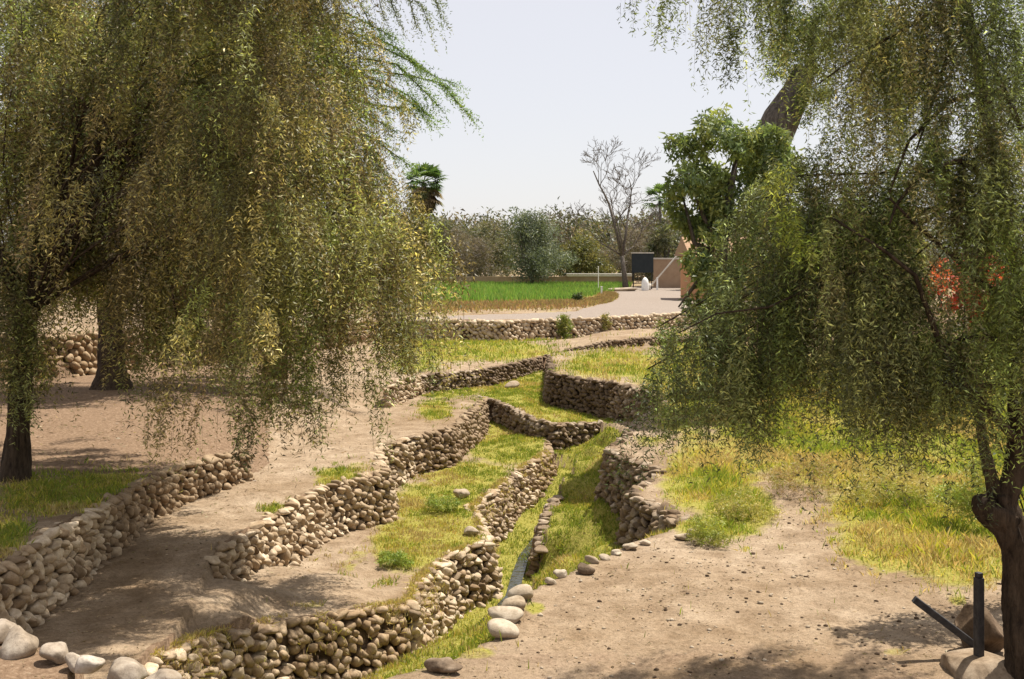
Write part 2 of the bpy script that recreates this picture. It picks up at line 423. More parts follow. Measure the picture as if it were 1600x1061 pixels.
# plant cover: gaussian patches laid out on the ground (u, v, ru, rv, amount)
GREEN = [(820, 672, 50, 26, 1), (795, 700, 50, 22, .9), (735, 745, 60, 20, .85), (690, 790, 65, 30, .95), (640, 850, 45, 32, 1), (700, 830, 50, 40, .8), (840, 735, 25, 25, .6),
         (770, 600, 60, 9, .9), (840, 600, 60, 14, 1), (880, 625, 60, 16, 1), (720, 612, 30, 6, .8), (1015, 690, 25, 10, .55), (1055, 665, 30, 12, .6), (1060, 735, 25, 10, .6), (820, 612, 60, 12, 1), (850, 635, 75, 13, 1), (920, 650, 40, 10, 1), (700, 545, 60, 16, .9), (780, 548, 70, 12, .9), (650, 570, 40, 12, .6),
         (960, 570, 70, 18, .8), (1040, 585, 50, 22, .7), (1100, 560, 60, 30, .8), (1140, 520, 40, 14, .8), (1090, 690, 40, 28, .55), (1110, 745, 60, 45, .95), (1150, 795, 45, 35, .95), (1100, 825, 40, 14, .8), (1060, 770, 30, 20, .6),
         (1230, 690, 90, 42, 1), (1350, 720, 80, 40, 1), (1440, 790, 110, 70, 1), (1500, 850, 90, 50, 1), (1400, 850, 70, 35, .9), (1300, 720, 80, 30, 1), (1560, 740, 80, 80, 1), (1380, 800, 60, 30, .8), (1250, 620, 200, 50, .9), (1450, 620, 200, 80, .9),
         (150, 765, 60, 22, .95), (70, 775, 60, 24, .9), (15, 850, 25, 40, .8), (190, 745, 30, 14, .7), (435, 797, 26, 8, .75), (525, 745, 28, 13, .8), (680, 640, 22, 14, .8), (690, 615, 28, 8, .7), (560, 730, 20, 8, .5),
         (545, 885, 14, 10, .55), (560, 870, 20, 12, .5), (600, 910, 14, 5, .55), (500, 870, 14, 8, .4), (600, 1035, 55, 16, 1), (560, 1050, 40, 16, 1), (690, 1000, 40, 12, .9), (740, 1020, 30, 8, .75), (660, 1045, 30, 8, .5),
         (1400, 1020, 22, 8, .55), (1495, 940, 16, 9, .6), (1165, 858, 8, 5, .5), (1220, 856, 8, 5, .5), (975, 890, 10, 4, .45), (835, 950, 14, 9, .7), (480, 945, 26, 6, .5)]
DRY = [(660, 740, 60, 16, .5), (640, 800, 60, 24, .6), (560, 820, 30, 30, .4), (690, 650, 40, 12, .5), (1040, 720, 40, 40, .5), (1320, 850, 80, 22, .55), (1400, 890, 90, 16, .6), (1250, 740, 60, 10, .4), (470, 945, 40, 8, .5), (1150, 700, 60, 26, .6), (700, 870, 40, 25, .6)]

def blobs(u, v, B):
    g = np.zeros(u.shape)
    for (bu, bv, ru, rv, am) in B:
        q = ((u - bu) / ru) ** 2 + ((v - bv) / rv) ** 2
        g = np.maximum(g, am * np.exp(-0.5 * np.maximum(q - 0.35, 0)))
    return g

CROP = [W(540, 473, 0.05), W(660, 473, 0.05), W(800, 472, 0.05), W(890, 472, 0.05), W(930, 462, 0.03), W(985, 449, 0.03), W(990, 440, 0), W(600, 440, 0), W(380, 446, 0.05), W(380, 475, .05)]
TRACK = [W(600, 499, 0), W(780, 491, 0), W(900, 487, 0), W(955, 474, 0), W(965, 466, 0), W(960, 452, 0), W(985, 449, 0), W(1065, 449, 0), W(1120, 462, 0), W(1200, 480, 0.1), W(1080, 490, 0.1), W(880, 499, 0), W(640, 501, 0)]

def cover(x, y, z, reg):
    u, v = proj(x, np.maximum(y, 1.0), z)
    n = fbm(x * 1.3, y * 1.3, 21, 3)
    g = blobs(u, v, GREEN)
    g = np.where(reg == 5, np.maximum(g, 0.95), g)
    g = np.where((reg == 6), np.maximum(g, 0.85), g)
    g = np.where((reg == 3) & (u < 420) & (v > 800), 0, g)
    g = np.where((reg == 1) & (u < 560) & (v < 735), np.minimum(g, 0.2), g)
    d = blobs(u, v, DRY)
    crop = inpoly(x, y, CROP)
    track = inpoly(x, y, TRACK)
    g = np.where((reg == 0) & ~crop & ~track, np.where(y > 52, 0.25 + 0.3 * n, g), g)
    g = np.where(crop, 1, g); g = np.where(track, 0, g)
    return g, d, crop, track

# ------------------------------------------------------------------ ground sheet
def build_ground():
    def axis(lo, hi, d, far, grow=1.25):
        core = list(np.arange(lo, hi + 1e-6, d))
        q = d; x = core[-1]
        while x < far: q *= grow; x += q; core.append(x)
        q = d; x = core[0]; pre = []
        while x > -far: q *= grow; x -= q; pre.append(x)
        return np.array(list(reversed(pre)) + core)
    xs = axis(-8, 6, 0.085, 1500, 1.16)
    ys1 = list(np.arange(8.0, 34, 0.085)); q = 0.085; y = ys1[-1]
    while y < 60: q = min(q * 1.03, 0.3); y += q; ys1.append(y)
    while y < 1800: q *= 1.15; y += q; ys1.append(y)
    y = 8.0; q = 0.085; pre = []
    while y > -60: q *= 1.3; y -= q; pre.append(y)
    ys = np.array(list(reversed(pre)) + ys1)
    X, Y = np.meshgrid(xs, ys)
    Z, reg = terrain(X, Y)
    g, d, crop, track = cover(X, Y, Z, reg)
    nx, ny = len(xs), len(ys)
    idx = np.arange(nx * ny).reshape(ny, nx)
    faces = np.stack([idx[:-1, :-1], idx[:-1, 1:], idx[1:, 1:], idx[1:, :-1]], -1).reshape(-1, 4)
    verts = np.stack([X, Y, Z], -1).reshape(-1, 3)
    o = mesh_np('ground', verts, faces, 4, M['ground'], smooth=True)
    # steep cells are bare earth faces
    gy, gx = np.gradient(Z)
    steep = np.clip((np.hypot(gx, gy) - 0.12) / 0.2, 0, 1)
    u, v = proj(X, np.maximum(Y, 1), Z)
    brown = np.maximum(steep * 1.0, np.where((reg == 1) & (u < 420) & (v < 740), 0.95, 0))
    brown = np.maximum(brown, d * 0.6); brown = np.maximum(brown, np.where((reg == 2) & (X < -2.5) & (Y < 12), .9, 0))
    brown = np.maximum(brown, np.where((reg == 2) & (Y < 12.5) & (X > -1), .47 * np.clip((13 - Y) / 2, 0, 1), 0))
    col = np.zeros((nx * ny, 4), dtype=np.float32)
    col[:, 0] = (g * (1 - steep)).ravel(); col[:, 1] = brown.ravel(); col[:, 2] = np.where(track, 0.9, 0).ravel(); col[:, 3] = 1
    a = o.data.attributes.new('cover', 'FLOAT_COLOR', 'POINT'); a.data.foreach_set('color', col.ravel())
    tag(o, 'dry sandy terraced ground sinking to a ditch', 'ground', kind='structure')
    del o['category']
build_ground()

# stream in the ditch
def build_stream():
    m, nt, N, L, P = new_mat('stream_water')
    P.inputs['Base Color'].default_value = (0.03, 0.032, 0.02, 1); P.inputs['Roughness'].default_value = 0.08
    ge = N.new('ShaderNodeNewGeometry'); n = noise(nt, 7, 3, 0.5, ge.outputs['Position']); bump(nt, n.outputs[0], 0.6, 0.05, P)
    line = [(1.3, 28.6, -2.95, .1), (1.1, 26.5, -3.2, .16), (0.6, 24.6, -3.36, .22), (0.25, 23, -3.38, .3), (0.1, 21.5, -3.38, .34), (0.0, 20.3, -3.38, .34), (-0.35, 19.2, -3.38, .3), (-0.95, 17.6, -3.36, .25), (-1.2, 16.3, -3.34, .22), (-2.3, 14.6, -3.25, .25), (-3.3, 13, -3.2, .25), (-3.6, 11, -3.15, .2)]
    v = []; f = []
    for i, (x, y, z, w) in enumerate(line):
        w *= .36; v += [(x - w, y, z), (x, y, z + .002), (x + w, y, z)]
        if i: b = 3 * i; f += [(b - 3, b - 2, b + 1, b), (b - 2, b - 1, b + 2, b + 1)]
    o = mesh_np('stream', v, f, 4, m, smooth=True); tag(o, 'narrow strip of water in the ditch bottom', kind='structure')
build_stream()

# ------------------------------------------------------------------ cobbles and dry stone walls
def icosphere(sub):
    t = (1 + 5 ** .5) / 2
    v = [(-1, t, 0), (1, t, 0), (-1, -t, 0), (1, -t, 0), (0, -1, t), (0, 1, t), (0, -1, -t), (0, 1, -t), (t, 0, -1), (t, 0, 1), (-t, 0, -1), (-t, 0, 1)]
    v = [np.array(p) / np.linalg.norm(p) for p in v]
    f = [(0, 11, 5), (0, 5, 1), (0, 1, 7), (0, 7, 10), (0, 10, 11), (1, 5, 9), (5, 11, 4), (11, 10, 2), (10, 7, 6), (7, 1, 8), (3, 9, 4), (3, 4, 2), (3, 2, 6), (3, 6, 8), (3, 8, 9), (4, 9, 5), (2, 4, 11), (6, 2, 10), (8, 6, 7), (9, 8, 1)]
    for _ in range(sub):
        c = {}; nf = []
        def mid(a, b):
            k = (min(a, b), max(a, b))
            if k not in c:
                p = v[a] + v[b]; v.append(p / np.linalg.norm(p)); c[k] = len(v) - 1
            return c[k]
        for a, b, d in f:
            ab, bd, da = mid(a, b), mid(b, d), mid(d, a)
            nf += [(a, ab, da), (b, bd, ab), (d, da, bd), (ab, bd, da)]
        f = nf
    return np.array(v), np.array(f, dtype=np.int32)

def stone_shape(sub, seed, lump=0.16, flat=0.5, facets=5):
    """unit cobble: sphere cut by a few soft planes and lumped"""
    r = np.random.default_rng(seed)
    v, f = icosphere(sub)
    v = np.sign(v) * np.abs(v) ** 0.88
    for _ in range(facets):
        n = r.normal(size=3); n /= np.linalg.norm(n); h = r.uniform(0.62, 0.88)
        d = v @ n - h
        v = v - np.outer(np.maximum(d, 0) * flat * 1.5, n)
    for _ in range(5):
        k = r.normal(size=3) * 1.7; ph = r.uniform(0, 6.28)
        v = v * (1 + lump * 0.4 * np.sin(v @ k + ph))[:, None]
    return v, f

SH_HI = [stone_shape(2, 100 + i, 0.22, 0.58, 8) for i in range(18)]
SH_LO = [stone_shape(1, 200 + i, 0.2, 0.5, 4) for i in range(10)]
def shape_meshes(mat, tagname):
    out = []
    for v, f in SH_HI:
        me = bpy.data.meshes.new('stone_' + tagname)
        me.from_pydata([tuple(p) for p in v], [], [tuple(int(i) for i in q) for q in f])
        me.polygons.foreach_set('use_smooth', np.ones(len(f), dtype=bool))
        me.materials.append(mat); out.append(me)
    return out
STONES = {k: shape_meshes(M[k], k) for k in ('stone', 'dstone', 'pale', 'rock')}

def resample(line, step):
    pts = np.array([p[:3] for p in line], float)
    seg = np.hypot(*(pts[1:, :2] - pts[:-1, :2]).T); s = np.concatenate([[0], np.cumsum(seg)])
    n = max(2, int(s[-1] / step) + 1); q = np.linspace(0, s[-1], n)
    P = np.stack([np.interp(q, s, pts[:, k]) for k in range(3)], -1)
    T = np.gradient(P[:, :2], axis=0); T /= np.linalg.norm(T, axis=1)[:, None] + 1e-9
    return P, T

def wall(label, line, side, mat='stone', size=0.26, cap=300, batter=0.16, foot=0.45, far=False, bare=0.0, group=None, coping=True, maxh=2.0):
    """side=+1: face looks to the right of the direction of travel"""
    P, T = resample(line, size * 0.9)
    Nn = np.stack([T[:, 1], -T[:, 0]], -1) * side
    zb, _ = terrain(P[:, 0] + Nn[:, 0] * foot, P[:, 1] + Nn[:, 1] * foot)
    mid = P[len(P) // 2]
    root = Root('stone_wall', (float(mid[0]), float(mid[1]), float(zb[len(zb) // 2])), label, 'wall', group)
    items = []
    lean_dir = side
    rowh = size * 0.66
    for i in range(len(P)):
        x, y, zt = P[i]; h = min(zt - zb[i], maxh)
        yaw = math.atan2(T[i, 1], T[i, 0])
        rows = int(max(h, 0.12) / rowh + 0.7)
        for r in range(rows + 1):
            z = zt - 0.04 - r * rowh + random.uniform(-.03, .03)
            if z < zb[i] - 0.12: break
            if r > 0 and random.random() < bare: continue
            off = batter * (zt - z) + random.uniform(-.03, .07)
            sh = (0.5 if r % 2 else 0.0) * size * 0.9 + random.uniform(-.05, .05)
            k = random.uniform(0.7, 1.3) if r else random.uniform(0.9, 1.5)
            if random.random() < 0.18: k *= 0.62
            if r == 0 and coping:
                sc = (size * 0.60 * k, size * 0.78 * random.uniform(.9, 1.2), size * 0.36 * random.uniform(.8, 1.25)); off -= size * 0.28
            else:
                sc = (size * 0.56 * k, size * 0.64, size * 0.40 * random.uniform(.8, 1.25))
            loc = (x + T[i, 0] * sh + Nn[i, 0] * off, y + T[i, 1] * sh + Nn[i, 1] * off, z)
            rot = (random.gauss(0, .25), lean_dir * random.gauss(.6, .38) if r else random.gauss(.08, .2), yaw + random.gauss(0, .25))
            items.append((loc, rot, sc, loc[1]))
    items.sort(key=lambda q: q[3])
    if far: near, rest = [], items
    else: near, rest = items[:cap], items[cap:]
    o0 = Vector(root['_o'])
    for loc, rot, sc, _ in near:
        o = bpy.data.objects.new('stone', random.choice(STONES[mat]))
        o.location = Vector(loc) - o0; o.rotation_euler = rot; o.scale = sc
        o.parent = root['_p']; COL.objects.link(o)
    if rest:
        vv = []; ff = []; b = 0
        for loc, rot, sc, _ in rest:
            v, f = random.choice(SH_LO)
            Mt = Matrix.LocRotScale(Vector(loc), Euler(rot), Vector(sc)); A = np.array(Mt)
            vv.append(v @ A[:3, :3].T + A[:3, 3]); ff.append(f + b); b += len(v)
        o = mesh_np('small_stones', np.concatenate(vv), np.concatenate(ff), 3, M[mat], root, smooth=True); o['kind'] = 'stuff'
    return root

wall('cobble wall in the left foreground holding the shaded grass under the trees', a_line[:7], +1, size=0.168)
wall('low cobble wall half hidden behind the hanging branches of the left tree', a_line[8:], +1, size=0.168, cap=140)
wall('sunlit curved cobble wall ending beside the tree shadow on the left path', b_line[:5], +1, size=0.168)
wall('sunlit cobble wall stepping back above the upper grass terrace', b_line[4:], +1, size=0.168)
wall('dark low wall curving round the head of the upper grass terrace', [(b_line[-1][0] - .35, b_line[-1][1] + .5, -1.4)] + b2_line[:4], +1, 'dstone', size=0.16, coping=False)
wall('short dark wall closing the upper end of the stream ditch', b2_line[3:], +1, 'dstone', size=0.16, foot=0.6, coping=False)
wall('rough cobble face dropping to the ditch below the upper terrace tip', c_line[:4], -1, size=0.168, foot=0.6, batter=0.2)
wall('cobble face above the stream below the leafy green terrace corner', c_line[3:9], -1, size=0.168, foot=0.6, batter=0.2)
wall('earthy cobble wall along the bottom edge beside bright green grass', c_line[8:-1], -1, size=0.168, foot=0.7, bare=0.12, batter=0.2)
wall('nearest shade-darkened wall with pale coping beside the dirt plateau', d_line[:4], -1, 'dstone', size=0.16, foot=0.4)
wall('shade-darkened wall with pale coping rising from the ditch grass', d_line[3:9], -1, 'dstone', size=0.16, foot=0.4)
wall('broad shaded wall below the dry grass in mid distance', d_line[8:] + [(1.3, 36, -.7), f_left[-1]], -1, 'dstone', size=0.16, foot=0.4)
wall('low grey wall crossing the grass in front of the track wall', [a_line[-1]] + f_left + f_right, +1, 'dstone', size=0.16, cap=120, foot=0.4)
wall('long cobble wall below the gravel track at the far side', w_line[4:12], +1, size=0.25, far=True, foot=0.4, coping=False)
wall('tall cobble wall behind the tree trunk on the left', w_line[1:5], +1, size=0.29, cap=90, foot=0.4)
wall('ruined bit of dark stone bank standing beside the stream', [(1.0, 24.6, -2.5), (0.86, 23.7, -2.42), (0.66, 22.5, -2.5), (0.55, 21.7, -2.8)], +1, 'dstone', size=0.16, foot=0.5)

def boulder(name, label, cat, p, size, mat, seed, rot=(0, 0, 0), group=None, lump=0.22, flat=.45, facets=7):
    v, f = stone_shape(3, seed, lump, flat, facets)
    v = v * np.array(size) / 2
    E = np.array(Euler(rot).to_matrix()); v = v @ E.T
    me_o = mesh_np(name, v, f, 3, M[mat], smooth=True)
    me_o.location = p
    return tag(me_o, label, cat, group)

# boulders at the left bottom edge
G1 = 'boulders edging the lower left corner'
for i, (u, v, s, lab, sz) in enumerate([(30, 1022, 11, 'largest pointed boulder at the lower left corner of the wall foot', (.46, .42, .34)), (86, 1034, 12, 'angular pitted boulder between the pointed boulder and the small one', (.42, .36, .28)),
        (119, 1042, 13, 'smallest boulder wedged in the lower left row', (.20, .24, .2)), (138, 1052, 14, 'tilted oval boulder beside the small wedged one', (.34, .34, .27)), (194, 1068, 15, 'round grey dome boulder cut by the bottom edge of the picture', (.46, .42, .32)), (252, 1084, 16, 'last low boulder of the lower left row, mostly below the frame', (.40, .36, .28)), (0, 1008, 17, 'pale boulder behind the pointed one at the left edge', (.36, .36, .3))]):
    v -= 5; d = F * (ZC + 0.95) / (v - VH)
    x = (u - UC) * d / F
    boulder('boulder', lab, 'boulder', (x, d, -0.99 + sz[2] * .34), (sz[0] * .8, sz[1] * .78, sz[2] * .8), 'boulder', s, (random.uniform(-.2, .2), random.uniform(-.25, .25), random.uniform(0, 6)), G1)

# pale stones edging the plateau
ORD = ['first', 'second', 'third', 'fourth', 'fifth', 'sixth', 'seventh', 'eighth', 'ninth', 'tenth', 'eleventh', 'twelfth', 'thirteenth', 'fourteenth', 'fifteenth', 'sixteenth', 'seventeenth', 'eighteenth', 'nineteenth', 'twentieth']
ed = [(690, 1046, .34), (783, 990, .44), (790, 968, .40), (803, 950, .34), (812, 932, .36), (835, 914, .24), (860, 908, .18), (878, 898, .26), (915, 893, .30), (905, 882, .20), (925, 876, .20), (944, 870, .16), (962, 861, .18), (985, 853, .2), (1008, 847, .17), (1068, 840, .26), (1082, 826, .2)]
for i, (u, v, s) in enumerate(ed):
    x, y, z = W(u, v, -1.08)
    if i in (0, 8): m_, kind_ = 'rock', 'dark flat'
    elif s > .3: m_, kind_ = 'pale', 'large pale rounded'
    else: m_, kind_ = 'pale', 'small pale'
    boulder('edging_stone', '%s stone edging the dirt plateau above the ditch, %s from the near end' % (kind_, ORD[i]), 'stone', (x, y, tz(x, y) + s * .18), (s * .92, s * .68, s * .46), m_, 40 + i, (random.uniform(-.2, .2), random.uniform(-.2, .2), random.uniform(-.7, .4)), 'stones edging the dirt plateau')
for i, (u, v, s, lab) in enumerate([(848, 792, .3, 'pale stone lying at the top of the ruined stream bank'), (880, 743, .34, 'pale stone lying in the ditch grass below the dark wall'), (800, 604, .5, 'pale flat stone lying in the far grass before the low wall'), (736, 832, .34, 'single pale stone on the lip of the leafy green terrace corner'), (722, 775, .42, 'pale flat stone on the lip of the upper terrace')]):
    x, y, z = W(u, v, [-2.6, -2.3, -1.4, -2.35, -2.35][i])
    boulder('loose_stone', lab, 'stone', (x, y, tz(x, y) + s * .2), (s, s * .8, s * .5), 'pale', 70 + i, (0, 0, random.uniform(0, 3)))

# slab, rock, post and plank at the lower right
x, y, z = W(1528, 1040, -1.0)
SLAB_Z = tz(x, y)
boulder('stone_slab', 'broad flat stone slab under the black post at lower right', 'slab', (x + 0.03, y - 0.05, SLAB_Z + .04), (1.0, .75, .24), 'dstone', 301, (0, 0, .2), lump=.1, flat=.65, facets=12)
x2, y2, _ = W(1538, 1018, -1.0)
vr, fr = stone_shape(3, 305, .14, .85, 15)
vr = vr * np.array([1 - .0, 1, 1]); vr[:, 0] *= 1.05 - .35 * np.clip(vr[:, 2], 0, 1); vr[:, 2] *= 1 - .42 * vr[:, 0]
vr = vr * np.array([.31, .26, .30])
ro = mesh_np('rock', vr, fr, 3, M['rock']); ro.location = (x2 + .03, y2 + .16, tz(x2, y2) + .2)
tag(ro, 'brown angular rock on the slab behind the black post', 'rock')
mb = MB(); p0 = Vector((x, y - .02, SLAB_Z + .08)); mb.box((p0.x, p0.y, p0.z + .42), (.075, .075, .84), .3)
mb.box((p0.x, p0.y - .0, p0.z + .865), (.06, .06, .05), .3)
tag(mb.build('wooden_post', M['blackwood'], bevel=.008), 'upright black wooden post standing on the stone slab', 'post')
A = Vector(WD(1428, 936, y2 + .05)); B = Vector(WD(1502, 992, y2 + .0)); dirv = (B - A); Lg = dirv.length + .25; dn = dirv.normalized()
mb = MB(); mb.box(tuple(A + dn * Lg / 2), (.07, .07, Lg), rot=dn.to_track_quat('Z', 'Y').to_matrix())
tag(mb.build('wooden_plank', M['blackwood'], bevel=.008), 'slanting black beam leaning against the brown rock', 'beam')

# ------------------------------------------------------------------ grasses
def pick(cols, n, jit=0.25):
    c = np.array(cols)[rng.integers(0, len(cols), n)]
    return c * rng.uniform(1 - jit, 1 + jit, (n, 1)) * rng.uniform(.92, 1.08, (n, 3))

def blades(name, x, y, z, h, w, cols, label, lean=0.45, mat='grass', kind='stuff'):
    n = len(x)
    a = rng.uniform(0, 6.283, n); le = np.abs(rng.normal(0, lean, n)); la = rng.uniform(0, 6.283, n)
    base = np.stack([x, y, z - 0.015], -1)
    side = np.stack([np.cos(a), np.sin(a), np.zeros(n)], -1) * (w / 2)[:, None]
    dirh = np.stack([np.cos(la), np.sin(la), np.zeros(n)], -1)
    tip = base + dirh * (le * h)[:, None] + np.stack([np.zeros(n), np.zeros(n), h * np.sqrt(np.maximum(1 - (le * .8) ** 2, .1))], -1)
    midp = base * .5 + tip * .5 + np.stack([np.zeros(n), np.zeros(n), h * .08], -1) - dirh * (le * h * .15)[:, None]
    V = np.stack([base - side, base + side, midp + side * .75, tip], 1).reshape(-1, 3)
    # quad: base-left, base-right, mid, tip
    Fc = np.arange(n * 4, dtype=np.int32).reshape(n, 4)
    o = mesh_np(name, V, Fc, 4, M[mat], colors=cols)
    return tag(o, label, None, kind=kind)

def scatter(n, xlo, xhi, ylo, yhi):
    # density falls with distance
    y = ylo * (yhi / ylo) ** rng.uniform(0, 1, n)
    half = (xhi - xlo)
    x = rng.uniform(xlo, xhi, n)
    return x, y

GRN = [(0.215, 0.265, 0.04), (0.18, 0.24, 0.035), (0.24, 0.29, 0.045), (0.32, 0.32, 0.06), (0.155, 0.21, 0.045)]
YEL = [(0.43, 0.39, 0.075), (0.47, 0.38, 0.11), (0.37, 0.37, 0.055)]
TAN = [(0.42, 0.34, 0.16), (0.36, 0.27, 0.12), (0.48, 0.39, 0.20)]

def grow(n, box, seed, name, label, test, hfun, wpx=1.0):
    x, y = scatter(n, *box)
    z, reg = terrain(x, y)
    g, d, crop, track = cover(x, y, z, reg)
    u, v = proj(x, y, z)
    patch = fbm(x * 1.1, y * 1.1, seed, 3); fine = fbm(x * 4, y * 4, seed + 5, 2)
    dens = test(x, y, z, reg, g, d, u, v, patch, fine)
    keep = rng.uniform(0, 1, n) < dens
    x, y, z, patch, fine, d, reg, g, u, v = [q[keep] for q in (x, y, z, patch, fine, d, reg, g, u, v)]
    m = len(x)
    dry = np.clip((patch - 0.5) * 3.2 + d * 0.9 + rng.normal(0, .28, m) + np.where(reg == 5, 0.08, np.where(reg == 2, .3, 0.22)), 0, 1)
    c = np.where((dry < .38)[:, None], pick(GRN, m), np.where((dry < .74)[:, None], pick(YEL, m), pick(TAN, m)))
    h = hfun(reg, fine, m, u, v, g) * rng.uniform(.5, 1.3, m)
    if name == 'weeds': c = c * 1.2
    w = np.maximum(0.010, y * 0.00062 * wpx) * rng.uniform(.7, 1.4, m)
    return blades(name, x, y, z, h, w, c, label)

grow(420000, (-4.5, 4.2, 12, 46), 31, 'grass', 'bright green and yellow grass on the terraces and ditch banks',
     lambda x, y, z, reg, g, d, u, v, p, f: np.where((reg >= 3), np.clip(g * 1.5 - .45 + (f - .5) * 1.3, 0, 1) * np.where(reg == 6, .6, 1), 0) * np.clip(y / 22, .6, 1),
     lambda reg, f, m, u, v, g: np.where(reg == 5, .085, .075) * (0.3 + 1.3 * f))
grow(90000, (-9, 10, 26, 52), 33, 'far_grass', 'yellow green grass before the low wall and track wall',
     lambda x, y, z, reg, g, d, u, v, p, f: np.where((reg == 1) | ((reg == 2) & (y > 28)), np.clip(g * 1.6 - .35 + (f - .5) * 1.4, 0, 1), 0),
     lambda reg, f, m, u, v, g: .13 * (0.4 + 1.2 * f), 1.1)
grow(200000, (1.5, 13, 12.5, 30), 35, 'weeds', 'tall yellow green weeds along the right side of the dirt clearing',
     lambda x, y, z, reg, g, d, u, v, p, f: np.where(reg == 2, np.clip(g * 1.7 - .6 + (f - .5) * 1.2, 0, 1), 0),
     lambda reg, f, m, u, v, g: (.07 + .13 * np.clip(g - .45, 0, 1)) * (0.3 + 1.5 * f), .85)
grow(60000, (-9.5, -4.5, 11, 21), 37, 'shaded_grass', 'shaded green grass under the leftmost tree',
     lambda x, y, z, reg, g, d, u, v, p, f: np.where(reg == 1, np.clip(g * 1.8 - .5 + (f - .5) * 1.3, 0, 1), 0),
     lambda reg, f, m, u, v, g: .09 * (0.4 + 1.2 * f), .8)
grow(25000, (-3, 7, 9.6, 17), 39, 'sparse_tufts', 'sparse green and straw tufts on the dirt plateau',
     lambda x, y, z, reg, g, d, u, v, p, f: np.where((reg == 2) | (reg == 5), np.clip(g * 1.9 - .8 + (f - .5) * 1.2, 0, 1) * .8 + np.where(f > .74, .05, 0), 0) * (v > 830),
     lambda reg, f, m, u, v, g: .09 * (0.5 + f))

# straw hanging over the earthy lips
def lip_straw():
    P, T = resample(c_line[1:-1], 0.01)
    k = rng.integers(0, len(P), 16000)
    Nn = np.stack([-T[:, 1], T[:, 0]], -1)
    off = np.abs(rng.normal(0, .16, len(k))) - .12
    x = P[k, 0] + Nn[k, 0] * off; y = P[k, 1] + Nn[k, 1] * off
    z = P[k, 2] - np.maximum(off, 0) * 1.4
    pt = fbm(x * 2, y * 2, 77, 2); ok = pt > .42
    x, y, z = x[ok], y[ok], z[ok]; n = len(x)
    blades('dry_straw', x, y, z + .03, rng.uniform(.03, .1, n), np.maximum(.008, y * .0006), pick(TAN + YEL[:1], n, .35), 'dry straw hanging over the earthy lips of the ditch walls', lean=.8)
lip_straw()

# crop field and its straw verge
def field():
    n = 60000
    x = rng.uniform(-22, 12, n); y = rng.uniform(66, 132, n)
    ok = inpoly(x, y, CROP); x, y = x[ok], y[ok]
    z, _ = terrain(x, y); m = len(x)
    blades('crop', x, y, z, rng.uniform(.35, .62, m), rng.uniform(.05, .09, m), pick([(0.12, 0.24, 0.05), (0.16, 0.28, 0.06), (0.21, 0.30, 0.08)], m), 'bright green crop field beyond the gravel track', .3)
    n = 26000
    V = np.array([W(600, 478, 0), W(700, 480, 0), W(850, 477, 0), W(940, 472, 0), W(965, 464, 0), W(945, 460, 0)])
    k = rng.integers(0, len(V) - 1, n); t = rng.uniform(0, 1, n)[:, None]
    p = V[k] * (1 - t) + V[k + 1] * t
    x = p[:, 0] + rng.normal(0, .3, n); y = p[:, 1] + rng.normal(-1, 2.6, n); ok = ~inpoly(x, y, TRACK); x, y = x[ok], y[ok]
    z, _ = terrain(x, y); m = len(x)
    blades('dry_verge', x, y, z, rng.uniform(.08, .32, m), rng.uniform(.04, .08, m), pick([(0.3, .2, .11), (.24, .15, .085), (.36, .26, .13), (.22, .2, .07)], m), 'dry straw verge between crop field and track', .5)
field()

# loose gravel and clods on the bare dirt
def gravel():
    n = 5200
    x, y = scatter(n, -3, 6, 9.7, 17); z, reg = terrain(x, y); g, d, c_, t_ = cover(x, y, z, reg)
    cl = fbm(x * .8, y * .8, 51, 2)
    ok = (reg == 2) & (g < .5) & (rng.uniform(0, 1, n) < np.clip((cl - .3) * 1.8, 0.05, 1)); x, y, z = x[ok], y[ok], z[ok]
    vv = []; ff = []; b = 0
    v0, f0 = icosphere(0)
    for i in range(len(x)):
        s = .006 + .02 * random.random() ** 5 + (.02 if random.random() < .012 else 0)
        v = v0 * (1 + .25 * rng.normal(size=(len(v0), 1))) * np.array([s * 1.2, s, s * .7])
        vv.append(v + np.array([x[i], y[i], z[i] + s * .2])); ff.append(f0 + b); b += len(v)
    k_ = len(vv) // 2
    o2 = mesh_np('pebbles', np.concatenate(vv[k_:]), np.concatenate(ff[k_:]) - ff[k_].min(), 3, M['pale']); tag(o2, 'tiny pale pebbles strewn over the dirt plateau', kind='stuff')
    vv = vv[:k_]; ff = ff[:k_]
    o = mesh_np('gravel', np.concatenate(vv), np.concatenate(ff), 3, M['rock']); tag(o, 'loose clods and pebbles on the dirt plateau', kind='stuff')
gravel()

def litter():
    n = 30000
    x, y = scatter(n, -10, 7, 9.7, 26); z, reg = terrain(x, y); g, d, c_, t_ = cover(x, y, z, reg)
    u, v = proj(x, y, z); cl = fbm(x * 1.6, y * 1.6, 61, 3)
    w = np.where((reg == 1) & (u < 420), .8, np.where((reg == 3) & (u < 420), .45, np.where(reg == 2, .55, .3)))
    ok = (reg > 0) & (reg != 6) & (rng.uniform(0, 1, n) < w * np.clip((cl - .35) * 3, 0.04, 1)); x, y, z = x[ok], y[ok], z[ok]; m = len(x)
    dd = rng.normal(size=(m, 3)); dd[:, 2] *= .25
    pos = np.stack([x, y, z + .012], -1); s_ = y / 13
    o = leaves_mesh('leaf_litter', pos, dd, rng.uniform(.02, .07, m) * s_, rng.uniform(.008, .022, m) * s_, pick([(.16, .11, .06), (.24, .17, .1), (.1, .075, .045), (.34, .27, .16), (.2, .17, .08)], m, .4), None)
    tag(o, 'dry leaf litter and twig bits scattered over the bare dirt', kind='stuff')

